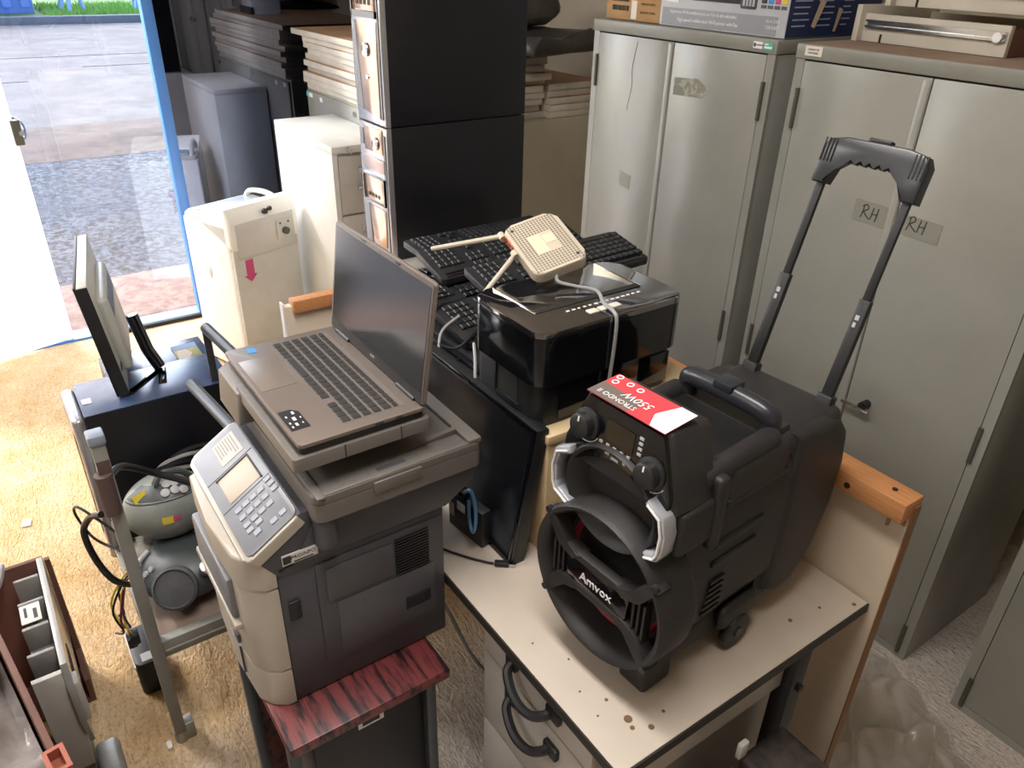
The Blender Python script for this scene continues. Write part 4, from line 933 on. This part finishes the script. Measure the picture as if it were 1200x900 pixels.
T.part('touch_screen', MB().box(.108, .178, .016, .080, .0025, .0036, .0005, M=PN), mat('screen_beige', '#bcae9f', .5), cp)
T.part('screen_frame', MB().box(.105, .108, .013, .083, .0025, .005, M=PN).box(.105, .181, .080, .083, .0025, .005, M=PN), ink, cp)
bme = MB().poly(rrect(-.0055, .0055, -.0065, .0065, .0015, 2), 0, .002, Matrix.Identity(4), .0006, 1).mesh('button', mat('button_grey', '#8a8e98', .4))
for r in range(4):
    for c in range(3): T.piece('button', bme, PN @ Matrix.Translation((.205+c*.015+.006*(c), .022+r*.0155, .0025)), cp)
for x, y in ((.262, .022), (.262, .04), (.278, .03), (.195, .086), (.21, .088), (.226, .088), (.285, .06), (.285, .078)): T.piece('button', bme, PN @ Matrix.Translation((x, y, .0025)), cp)
lb = T.part('asset_label', MB().box(X1+.003, X1+.0045, .236, .294, .908, .928), white_pr)
LB = frame((X1+.0047, .266, .918), (0, 1, .0), (0, 0, 1))
T.part('label_print', MB().box(-.029, -.016, -.007, .007, 0, .0006, M=LB).text('PROINFO', .0095, LB @ Matrix.Translation((.004, .001, 0))).box(-.012, .02, -.008, -.006, 0, .0006, M=LB), ink, lb)
# scanner
sb = T.part('scanner_bed', MB().poly(rrect(-1.265, -.903, .288, .588, .018, 5), .985, 1.018, Matrix.Identity(4), .003), sc_grey)
T.part('scanner_lid', MB().poly(rrect(-1.265, -.903, .288, .588, .018, 5), 1.019, 1.032, Matrix.Identity(4), .004), sc_grey)
T.part('lid_rim', MB().box(-1.14, -.903+.005, .292, .306, 1.031, 1.036, .002).box(-.918, -.905, .292, .585, 1.031, 1.0345, .002).box(-1.14, -.905, .56, .586, 1.031, 1.040, .003), sc_grey)
T.part('tray_fin', MB().poly([(.44, 0), (.56, 0), (.56, .012)], -.955, -.945, frame((0, 0, 1.031), (0, 1, 0), (0, 0, 1)), .002), sc_grey)
T.part('lid_grip', MB().box(-.905, -.8995, .385, .47, 1.006, 1.027, .002).box(-.93, -.904, .385, .47, 1.032, 1.0335, .001), sc_grey)
T.part('grip_pad', MB().box(-.927, -.914, .40, .45, 1.0334, 1.0342), dk_grey)
T.part('corner_column', MB().poly(rrect(-.957, -.906, .29, .325, .016, 5), .93, .985, Matrix.Identity(4), .006), dk_grey)
# document feeder
T.part('feeder_block', MB().poly([(.262, 1.03), (.52, 1.03), (.53, 1.085), (.50, 1.10), (.285, 1.10), (.268, 1.09)], -1.275, -1.165, frame((0, 0, 0), (0, 1, 0), (0, 0, 1)), .006, 3), sc_grey)
T.part('feeder_tray', MB().poly(rrect(-1.19, -.922, .272, .50, .006), 1.076, 1.099, Matrix.Identity(4), .003), sc_grey)
T.part('tray_seam', MB().box(-.9228, -.9212, .352, .3535, 1.076, 1.099).box(-.9228, -.9212, .446, .4475, 1.076, 1.099), seam)
T.part('tray_support', MB().box(-1.18, -1.10, .30, .49, 1.03, 1.078), sc_grey)

T = Thing('laptop', 'open grey laptop with dark screen on top of the grey printer', 'laptop', (-1.102, .39, 1.0995))
lx0, lx1, ly0, ly1, lz = -1.282, -.925, .284, .494, 1.1185
T.part('base', MB().poly(rrect(lx0+.003, lx1-.003, ly0+.003, ly1-.003, .008), 1.1, 1.112, Matrix.Identity(4), .003), lap_bez)
dk = T.part('deck', MB().poly(rrect(lx0, lx1, ly0, ly1, .009), 1.1122, lz, Matrix.Identity(4), .002), lap_m)
T.part('touchpad', MB().box(-1.225, -1.105, .292, .352, lz, lz+.0006, .0002), mat('touchpad_grey', '#857b74', .38, .3), dk)
T.part('key_well', MB().box(-1.262, -.948, .362, .468, lz, lz+.0004), mat('key_well_grey', '#6d645f', .5), dk)
lk_ = MB().poly(rrect(-.0068, .0068, -.0066, .0066, .0014, 2), 0, .0016, Matrix.Identity(4), .0006, 1).mesh('key', lap_key)
for r in range(6):
    y = .371+r*.0172
    n = 19
    for c in range(n):
        if r == 0 and 4 <= c <= 8:
            if c == 4: T.piece('key', lk_, Matrix.Translation((-1.2525+6*.0164, y, lz+.0004)) @ Matrix.Diagonal((5.7, 1, 1, 1)), dk)
            continue
        if r == 0 and c == 14: continue
        sc = .62 if r == 5 else 1
        T.piece('key', lk_, Matrix.Translation((-1.2525+c*.0164, y-(.003 if r == 5 else 0), lz+.0004)) @ Matrix.Diagonal((1, sc, 1, 1)), dk)
bs = T.part('spec_sticker', MB().poly([(0, 0), (.062, 0), (.062, .03), (.012, .03), (0, .02)], 0, .0006, FZ(-1.03, .290, lz)), mat('sticker_black', '#1f1d1d', .4), dk)
m = MB()
for x, y, a in ((.012, .02, .004), (.03, .016, .005), (.047, .014, .004), (.02, .007, .0025), (.04, .006, .0025), (.052, .006, .0025), (.03, .026, .002), (.046, .024, .002)): m.box(x-a, x+a, y-a*.5, y+a*.5, .0006, .0009, M=FZ(-1.03, .290, lz))
T.part('sticker_print', m, white_pr, bs)
T.part('blue_sticker', MB().box(-1.268, -1.249, .318, .333, lz, lz+.0006), cyan_pr, dk)
LM = frame((-1.1035, .487, lz+.001), (1, 0, 0), (0, .03, .205))
ld = T.part('screen_lid', MB().poly(rrect(-.179, .179, .0, .204, .008), -.006, -.0005, LM, .002), lap_m)
T.part('bezel', MB().poly(rrect(-.1775, .1775, .002, .2025, .007), -.0006, .0008, LM, .0004), mat('bezel_grey', '#5c5552', .45), ld)
T.part('lower_bezel', MB().box(-.172, .172, .004, .021, .0006, .0013, M=LM), lap_bez, ld)
T.part('display', MB().box(-.171, .171, .022, .194, .0006, .0015, M=LM), screen_m, ld)
T.part('lettering', MB().text('acer', .010, LM @ Matrix.Translation((0, .013, .0015)), depth=.0004), grey_pr, ld)
T.part('webcam', MB().cyl(LM @ V((0, .198, .0006)), LM @ V((0, .198, .0014)), .0015, 8), ink, ld)
T.part('rubber_bumper', MB().box(-.07, -.055, .197, .2, .0006, .002, M=LM).box(.055, .07, .197, .2, .0006, .002, M=LM), lap_bez, ld)
T.part('hinge', MB().cyl((-1.255, .488, lz+.002), (-1.20, .488, lz+.002), .005, 10), lap_bez, dk)
T.part('hinge', MB().cyl((-1.01, .488, lz+.002), (-.95, .488, lz+.002), .005, 10), lap_bez, dk)
T.part('port', MB().box(lx1-.0012, lx1+.0005, .44, .452, 1.1135, 1.1165), ink, dk)
T.part('port', MB().box(lx1-.0012, lx1+.0005, .405, .42, 1.113, 1.1165), ink, dk)

# ================================================================ CART AT THE LEFT
T = Thing('metal_cart', 'grey steel cart with a shelf carrying the old radios and a computer', 'cart', (-1.8, .25, 0))
CSZ = .34
for x, y, h in ((-1.478, .062, .90), (-1.478, .40, .56), (-2.29, .062, .56), (-2.29, .44, .56)):
    T.part('post', MB().box(x-.016, x+.016, y-.013, y+.013, .035, h, .0015), grey_tube)
    T.part('foot', MB().box(x-.02, x+.012, y+.006, y+.034, .0, .055, .004).cyl((x, y, .0), (x, y, .036), .016, 12), galv)
sh = T.part('shelf', MB().box(-2.28, -1.478, .075, .405, CSZ-.012, CSZ, .002), mat('shelf_brown', '#8b7a6f', .6, 0, '#7c6b60', 5.))
T.part('rail', MB().box(-1.49, -1.466, .075, .39, CSZ-.045, CSZ+.004, .002).box(-1.482, -1.462, .078, .388, CSZ-.03, CSZ-.022, .0015), grey_tube)
T.part('rail', MB().box(-2.28, -1.49, .05, .075, CSZ-.045, CSZ-.01, .002), grey_tube)
T.part('rail', MB().box(-2.28, -1.49, .395, .415, CSZ-.045, CSZ-.01, .002), grey_tube)
T.part('post_cap', MB().box(-1.497, -1.459, .046, .078, .895, .918, .004), mat('cap_blue_grey', '#8590a0', .4), label='grey plastic cap on the tall post')
T.part('brown_sleeve', MB().cyl((-1.463, .056, .735), (-1.463, .056, .83), .017, 16).box(-1.463, -1.4605, .050, .074, .82, .86), brown_tape, label='dark brown tube stuck to the post')
T = Thing('tubular_frame', 'grey steel tube frame with two rounded rails behind the grey printer', 'frame', (-1.6, .42, 0))
T.part('rail', MB().tube([(-1.70, .292, .85), (-1.46, .314, .85)], .014, 12), grey_dk_tube)
T.part('rail', MB().tube([(-1.88, .384, .90), (-1.56, .408, .90)], .014, 12), grey_dk_tube)
T.part('leg', MB().box(-1.892, -1.884, .375, .393, .0, .9), grey_dk_tube)
T.part('leg', MB().tube([(-1.442, .314, .86), (-1.442, .314, 0)], .012, 10), grey_dk_tube)
T.part('leg', MB().tube([(-1.552, .44, .0), (-1.552, .44, .905), (-1.552, .405, .905)], .012, 10), grey_dk_tube)

T = Thing('computer_tower', 'black computer tower standing on the cart with a monitor on it', 'computer', (-1.98, .24, CSZ))
sheen_blk = mat('black_top_sky_sheen', '#3c4d70', .26, 0, '#455779', 4., spec=1.)  # blue sky sheen on the dusty black tops put into the base colour
T.part('case', MB().box(-2.06, -1.873, .068, .425, CSZ, .74, .003), black_sh)
T.part('top_cover', MB().box(-2.06, -1.873, .068, .425, .7401, .743, .001), sheen_blk)
b = T.part('front_bezel', MB().box(-2.062, -1.871, .038, .068, CSZ, .738, .012, 3), silv)
T.part('bezel_panel', MB().box(-2.05, -1.885, .036, .04, CSZ+.05, .70, .002), black_gl, b)
T.part('top_plug', MB().box(-1.96, -1.935, .075, .095, .743, .745), chrome)

# second case behind the tower, booklet on it
T = Thing('computer_case', 'second flat topped black case on the cart behind the monitor, booklet on it', 'computer', (-2.16, .29, CSZ))
T.part('case', MB().box(-2.235, -2.068, .155, .43, CSZ, .715, .003), black_sh)
T.part('top_cover', MB().box(-2.235, -2.068, .155, .43, .7151, .719, .001), sheen_blk)
T.part('sticker', MB().box(-2.19, -2.14, .165, .18, .719, .72), grey_plastic)
T = Thing('booklet', 'small printed booklet with a landscape picture on the rear black case', 'booklet', (-2.13, .37, .7195))
T.part('cover', MB().box(-2.195, -2.08, .342, .408, .7195, .722, .0005), mat('cover_olive', '#8c8f5a', .5, 0, '#b3a24e', 14.))
T.part('blue_band', MB().box(-2.195, -2.165, .342, .408, .722, .7226), mat('cover_blue', '#6b87b3', .5))
T.part('picture', MB().poly([(-2.16, .35), (-2.10, .345), (-2.09, .37), (-2.13, .385), (-2.16, .375)], .722, .7228, Matrix.Identity(4)), mat('cover_pale', '#cfc7bb', .6))

T = Thing('lcd_monitor', 'silver backed flat monitor on a black stand on the cart, seen from behind', 'monitor', (-2.0, .21, .744))
bk = mat('silver_monitor_back', '#b9b9b2', .4, 0, '#abaca5', 5.)
MN = frame((-1.918, .158, .752), (-.405, .065, 0), (0, -.033, .293))   # Z of this frame looks to +Y / back side? checked below
if MN.col[2].y < 0:
    MN = frame((-1.918, .158, .752), (-.405, .065, 0), (0, -.033, .293)) @ Matrix.Diagonal((1, 1, -1, 1))
T.part('panel', MB().box(0, .41, 0, .295, 0, .024, .003, M=MN), bk)
T.part('bezel', MB().box(-.002, .412, -.002, .297, -.006, 0, .002, M=MN), black_pl)
T.part('bottom_edge', MB().box(.0, .41, -.001, .001, 0, .024, M=MN).box(-.0015, .0005, 0, .293, 0, .024, M=MN), black_pl)
T.part('back_bulge', MB().box(.06, .35, .03, .235, .02, .048, .02, 4, M=MN), bk)
m = MB()
for k in range(6): m.box(.09+k*.0, .32, .175+k*.009, .179+k*.009, .047, .0495, M=MN)
m.box(.09, .32, .17, .226, .0475, .0485, M=MN)
T.part('vent', m, mat('vent_blue_grey', '#5e6577', .5))
m = MB()
for k in range(5): m.box(.02+k*.012, .027+k*.012, .055, .062, .0235, .026, M=MN)
T.part('buttons', m, ink)
T.part('neck', MB().tube([(-2.06, .245, .90), (-2.045, .262, .80), (-2.03, .28, .75)], .016, 10), black_gl)
T.part('foot', MB().box(-.012, .012, -.0, .15, 0, .012, .004, M=frame((-2.035, .285, .744), (.5, .5, 0), (.16, -.135, 0))).box(-.012, .012, -.0, .10, 0, .012, .004, M=frame((-2.04, .285, .744), (.2, 1, 0), (.08, .02, 0))).box(-.012, .012, 0, .14, 0, .012, .004, M=frame((-2.04, .285, .744), (.5, .5, 0), (-.10, -.12, 0))), black_gl)

# radios
def radio_shell(T, c, R, name, m, M=None):
    return T.part(name, MB().sphere((0, 0, 0), R[0], R[1], R[2], 32, M=Matrix.Translation(c) @ (M or Matrix.Identity(4))), m)
def on(c, R, th, ph, s=1.0):   # point on ellipsoid, th azimuth from +X, ph elevation
    return V((c[0]+R[0]*s*math.cos(ph)*math.cos(th), c[1]+R[1]*s*math.cos(ph)*math.sin(th), c[2]+R[2]*s*math.sin(ph)))
T = Thing('old_radio', 'pale grey rounded radio with yellow stickers on top of the darker radio', 'radio', (-1.70, .20, .46))
c, R = (-1.715, .185, .535), (.088, .105, .082)
body = radio_shell(T, c, R, 'body', boom)
def strip(T, c, R, name, m, th0, th1, ph0, ph1, s=1.01, n=10, parent=None, round_=False):
    mb = MB(); mb.grid(n, n, lambda u, v: on(c, R, th0+(th1-th0)*u, ph0+(ph1-ph0)*v + (.16*math.sin(PI*u) if round_ else 0), s))
    return T.part(name, mb, m, parent, ang=80)
strip(T, c, R, 'control_band', boom_dk, -1.6, 1.1, .62, 1.12, 1.012, 14, None, True)
strip(T, c, R, 'seam', ink, -1.6, 1.3, .54, .575, 1.014, 14, None, True)
for th, ph in ((-.1, .95), (.25, .95), (.5, .85), (.45, 1.15), (.05, 1.2)):
    p = on(c, R, th, ph, 1.01); n_ = (p-V(c)).normalized(); T.part('button', MB().cyl(p, p+n_*.006, .011, 12, bev=.002), grey_pr)
p = on(c, R, -1.0, .85, 1.012); T.part('yellow_sticker', MB().box(-.016, .016, -.012, .012, 0, .001, M=frame(p, V((0, 1, .3)), V((-.5, .1, 1)))), yel_pr)
strip(T, c, R, 'yellow_sticker', yel_pr, -.30, -.05, .05, .28, 1.012, 4)
strip(T, c, R, 'pink_sticker', pink_pr, -.06, .10, .10, .24, 1.014, 4)
T.part('handle', MB().tube(cr([on(c, R, 1.3, .9, 1.0), on(c, R, 1.2, 1.2, 1.2), on(c, R, 0, 1.4, 1.28), on(c, R, -.6, 1.2, 1.08)]), .008, 8), boom_dk)
T = Thing('old_radio', 'dark grey radio with a round speaker grille, lower one on the cart shelf', 'radio', (-1.63, .19, CSZ))
c, R = (-1.635, .185, .405), (.115, .12, .0655)
radio_shell(T, c, R, 'body', boom_dk)
GP = frame(on(c, R, -.45, .25, .95), (.42, .9, 0), (-.45, .1, .75))
T.part('grille', MB().lathe([(.052, -.02), (.052, .006), (.046, .010), (.044, .004), (0, .008)], GP, 32), boom_gr)
p = on(c, R, .25, .55, .98); q = (V((.55, .1, .8))).normalized()
T.part('volume_knob', MB().cyl(p, p+q*.03, .017, 20, bev=.002), silv)
p = on(c, R, 1.5, 1.25, 1.0)
strip(T, c, R, 'cd_lid', mat('lid_blue_grey', '#6c767b', .3), 1.7, 3.6, .35, 1.2, 1.012, 12)
for k in range(3):
    p = on(c, R, -1.15-.05*k, .75-.16*k, 1.0); q = (p-V(c)).normalized(); T.part('button', MB().cyl(p, p+q*.006, .007, 10), grey_pr)
T.part('handle_bar', MB().tube(cr([on(c, R, -1.9, .9, 1.05), on(c, R, -1.55, .55, 1.1), on(c, R, -1.25, .2, 1.08)]), .006, 8), grey_pr)
# power supply hanging off the cart, wire bundle, cables
T = Thing('wall_adapter', 'black flat plastic unit with rounded corner lying on the floor by the cart post', 'adapter', (-1.72, .04, 0))
T.part('body', MB().poly(rrect(-1.81, -1.66, .012, .075, .02, 4), .0, .11, Matrix.Identity(4), .004), black_pl)
T.part('label', MB().box(-1.70, -1.67, .03, .055, .11, .111), grey_pr)
T.part('rim', MB().box(-1.805, -1.665, .0095, .0125, .095, .105), white_pr)
wr = random.Random(21)
for i, (mm, nm) in enumerate(((yel_pr, 'yellow'), (mat('dark_red_wire', '#7c2f3a', .5), 'dark red'), (cable_k, 'black'), (mat('violet_wire', '#5a4a78', .5), 'violet'), (yel_pr, 'thin yellow'), (cable_k, 'thin black'))):
    x, y = -1.60-.012*i, .035-.006*i
    pts = [(x, .09, .43), (x-.02, .045+.004*i, .42), (x-.03+wr.uniform(-.03, .03), .02+wr.uniform(-.02, .01), .33), (x-.04+wr.uniform(-.04, .04), .022+wr.uniform(-.02, .02), .26), (x-.03+wr.uniform(-.06, .04), .012+wr.uniform(-.02, .02), .20+.01*i)]
    single('wire', MB().tube(cr(pts, 6), .0028, 6), mm, nm + ' wire of the bundle hanging off the cart shelf', 'wire', pts[0])
for i, (x, y, z) in enumerate(((-1.66, .022, .205), (-1.63, .03, .24))):
    T = Thing('wire_connector', ['small black plug at the lowest end of the hanging wires', 'small black plug among the hanging wires, higher one'][i], 'plug', (x, y, z))
    T.part('body', MB().box(x-.014, x+.014, y-.01, y+.01, z-.014, z+.014, .002), black_pl)
    T.part('pins', MB().box(x-.01, x+.01, y-.006, y+.006, z-.018, z-.014), grey_pr)
single('black_cable', MB().tube(cr([(-1.50, .07, .80), (-1.55, .10, .78), (-1.58, .16, .72), (-1.55, .22, .69), (-1.50, .28, .66), (-1.48, .33, .6)], 8), .008, 8), cable_k, 'thick black cable arching from the cart post toward the grey printer', 'cable', (-1.5, .1, .8))
single('black_cable', MB().tube(cr([(-1.52, .035, .70), (-1.58, .015, .66), (-1.62, -.005, .60), (-1.61, .0, .53), (-1.58, .02, .48), (-1.60, .05, .43), (-1.66, .07, .38)], 8), .0075, 8), cable_k, 'thick black cable looping outside the left cart post', 'cable', (-1.55, .03, .6))
single('thin_cable', MB().tube(cr([(-1.50, .05, .66), (-1.60, .0, .68), (-1.65, -.01, .63), (-1.60, .01, .59), (-1.51, .05, .60)], 8), .003, 6), cable_k, 'thin black wire loop behind the left cart post', 'cable', (-1.55, .03, .63))
for i in range(4):
    y0 = .14+.03*i; z0 = .47+.015*i
    single('coiled_cable', MB().tube(cr([(-1.84+.01*i, y0-.05, z0), (-1.83, y0, z0+.07), (-1.82, y0+.08, z0+.09), (-1.83, y0+.16, z0+.06), (-1.83, y0+.2, z0-.02)], 8), .006, 7), cable_k if i % 2 else cable_w, ['lowest', 'second', 'third', 'uppermost'][i] + ' coil of cable between the radios and the black tower', 'cable', (-1.83, y0, z0))
single('adapter_brick', MB().box(-1.79, -1.70, .055, .085, .46, .49, .006), black_pl, 'small black adapter wedged beside the pale radio', 'adapter', (-1.74, .07, .46))
single('crumpled_cloth', MB().sphere((-1.70, .10, .43), .05, .04, .035, 14), mat('pale_cloth', '#a9a69d', .8, 0, '#8f8c84', 20., bump=.5, bscale=30), 'crumpled pale scrap between the radios and the cart post', 'cloth', (-1.70, .10, .41))

# ================================================================ LOWER LEFT CORNER
T = Thing('wooden_crate', 'brown open board box around the grey printer shell, lower left', 'box', (-1.65, -.33, 0))
T.part('wall', MB().box(-1.862, -1.850, -.36, -.108, 0, .40, .001), card_dk)
T.part('wall', MB().poly([(-1.850, 0), (-1.72, 0), (-1.72, .08), (-1.80, .12), (-1.838, .40), (-1.850, .40)], .094, .106, frame((0, 0, 0), (1, 0, 0), (0, 0, 1))), card_dk)
T.part('bottom', MB().box(-1.850, -1.72, -.36, -.107, 0, .010), card_dk)
T = Thing('printer_shell', 'gutted grey printer shell standing between the brown boxes', 'printer shell', (-1.62, -.16, 0))
T.part('base', MB().box(-1.80, -1.45, -.178, -.122, .012, .20, .006), grey_plastic)
T.part('outer_wall', MB().poly([(-1.84, .16), (-1.45, .16), (-1.42, .25), (-1.425, .36), (-1.45, .412), (-1.84, .412)], .108, .122, frame((0, 0, 0), (1, 0, 0), (0, 0, 1)), .004), mat('grey_shell', '#9b9a97', .2, 0, '#8a8986', 6.))
T.part('inner_tray', MB().box(-1.80, -1.45, -.178, -.125, .30, .33, .003), grey_plastic)
for x in (-1.80, -1.71, -1.62, -1.53, -1.45): T.part('rib', MB().box(x-.005, x+.005, -.178, -.125, .33, .395, .002), grey_plastic)
T.part('end_wall', MB().poly([(-.178, .10), (-.122, .10), (-.112, .27), (-.122, .40), (-.178, .40)], -1.45, -1.438, frame((0, 0, 0), (0, 1, 0), (0, 0, 1)) @ Matrix.Translation((0, 0, 0)), .003), mat('grey_shell_pale', '#b5b4b0', .35))
T.part('paper_label', MB().box(-1.70, -1.635, -.176, -.135, .394, .3965, .001), paper)
T.part('barcode', MB().box(-1.69, -1.655, -.168, -.162, .3965, .397).box(-1.68, -1.645, -.150, -.142, .3965, .397), ink)
T.part('dark_slot', MB().box(-1.60, -1.44, -.118, -.106, .29, .33).box(-1.49, -1.46, -.175, -.125, .331, .345), seam)
T.part('clip', MB().box(-1.475, -1.435, -.112, -.098, .24, .36, .004), mat('grey_shell_pale', '#b5b4b0', .35))
single('hose', MB().tube(cr([(-1.84, -.20, .42), (-1.80, -.19, .45), (-1.76, -.20, .44), (-1.74, -.235, .40), (-1.76, -.27, .36)], 8), .009, 8), cable_w, 'pale grey hose bending out of the grey printer shell', 'hose', (-1.8, -.2, .42))
cbx = frame((-1.652, -.222, 0), (.41, .064, 0), (-.064, .41, 0))
T = Thing('board_box', 'open brown box holding clear plastic wrapping, nearest in the lower left corner', 'box', (-1.45, -.3, 0))
T.part('wall', MB().box(-.05, .75, -.012, 0, 0, .45, .001, M=cbx), card_dk)
T.part('wall', MB().box(-.05, .75, -.50, -.488, 0, .45, .001, M=cbx), card_dk)
T.part('wall', MB().box(-.05, -.038, -.488, -.012, 0, .45, .001, M=cbx), card_dk)
T.part('bottom', MB().box(-.038, .75, -.488, -.012, 0, .012, M=cbx), card_dk)
fl = MB()
fl.grid(40, 26, lambda u, v: cbx @ V((-.03+.76*u, -.48+.462*v, .30+.10*math.sin(PI*min(1, v*1.05))**.5+.018*math.sin(v*31+u*5)+.016*math.sin(u*23+v*9))))
single('plastic_wrapping', fl, mat('grey_polythene', '#8d8684', .3, 0, '#a39c99', 9., bump=.5, bscale=24), 'crumpled grey plastic wrapping inside the brown box at lower left', 'plastic', (-1.4, -.4, .3), ang=80)
T = Thing('terracotta_block', 'small terracotta hollow block on the rim of the lower left box', 'block', (-1.16, -.145, .45))
p0 = cbx @ V((.505, -.006, .451)); bm_ = frame(p0, (.41, .064, 0), (-.064, .41, 0))
T.part('body', MB().box(-.03, .03, -.018, -.010, 0, .03, M=bm_).box(-.03, .03, .010, .018, 0, .03, M=bm_).box(-.03, -.022, -.01, .01, 0, .03, M=bm_).box(.022, .03, -.01, .01, 0, .03, M=bm_).box(-.022, .022, -.01, .01, 0, .006, M=bm_), terra)
T = Thing('metal_box', 'small grey metal box with rounded corners on the floor at lower left', 'box', (-1.43, -.11, 0))
T.part('body', MB().box(-1.50, -1.36, -.118, -.068, 0, .095, .012, 3), galv)
T.part('lid_line', MB().box(-1.501, -1.359, -.119, -.067, .066, .069, .001), hinge_m)

# ================================================================ RIGHT FOREGROUND
T = Thing('dusty_machine', 'dusty black machine poking out below the right edge of the desk', 'machine', (-.40, .82, 0))
dm_ = mat('dusty_black', '#2c2725', .6, 0, '#5b5049', 14., (.45, .7))
T.part('body', MB().box(-.452, -.30, .70, .945, 0, .51, .008), dm_)
T.part('top_cover', MB().box(-.452, -.31, .82, .94, .511, .55, .012, 3), dm_)
T.part('cushion', MB().box(-.45, -.40, .745, .80, .511, .56, .014, 3), dm_)
T.part('rod', MB().tube([(-.44, .80, .535), (-.36, .86, .565)], .006, 8), grey_pr)
T.part('white_tab', MB().box(-.455, -.445, .815, .835, .548, .585, .002), white_pr)
# plastic sheet
pr2 = random.Random(4); ph = [pr2.uniform(0, 6.28) for _ in range(12)]
out_ = [(-.70, 1.05), (-.70, 1.55), (-.665, 1.735), (-.60, 1.78), (-.53, 1.755), (-.45, 1.72), (-.36, 1.70), (-.285, 1.66), (-.25, 1.55), (-.25, 1.25)]
def sheet(u, v):
    x0, x1 = -.72, -.20+.05*math.sin(v*5)
    y = 1.08+.70*v
    if True:
        lim = 1.79-.42*max(0, (u-.18))**1.4*.62
        y = 1.08+(lim-1.08)*v
    x = x0+(x1-x0)*u-.02*v
    env = math.sin(PI*min(max(u, .02), .98))**.5*min(1, (1-v)*7+.12)
    h = .010+env*(.045+.03*math.sin(4*u+3*v+ph[0])+.035*(1-abs(math.sin(5*u-3*v+ph[1])))**3+.030*(1-abs(math.sin(7*u+5*v+1.5*math.sin(3*v)+ph[2])))**4+.016*(1-abs(math.sin(13*u-9*v+2*math.sin(4*u)+ph[3])))**3+.006*math.sin(31*v+19*u+ph[4]))
    return (x+.008*math.sin(24*v+ph[5])+.006*math.sin(37*u), y+.008*math.sin(31*u+ph[6]), max(.004, h))
mb = MB().grid(90, 90, sheet)
single('plastic_sheet', mb, bag_film, 'crumpled clear plastic sheet on the floor beside the cream panel', 'plastic sheet', (-.48, 1.45, 0), ang=120)
# small litter on the floor
lr = random.Random(8)
for i, (x, y, t) in enumerate(((-1.47, .03, 'white pellet on the carpet by the metal box'), (-2.62, -.16, 'torn white paper scrap on the bright carpet at far left'))):
    single('paper_scrap', MB().poly([(-.02, -.012), (.02, -.016), (.026, .01), (-.01, .016)] if i else rrect(-.012, .012, -.006, .006, .004), 0.0, .004 if i else .008, Matrix.Translation((x, y, .002)), .001, 1), paper, t, 'scrap', (x, y, .002))
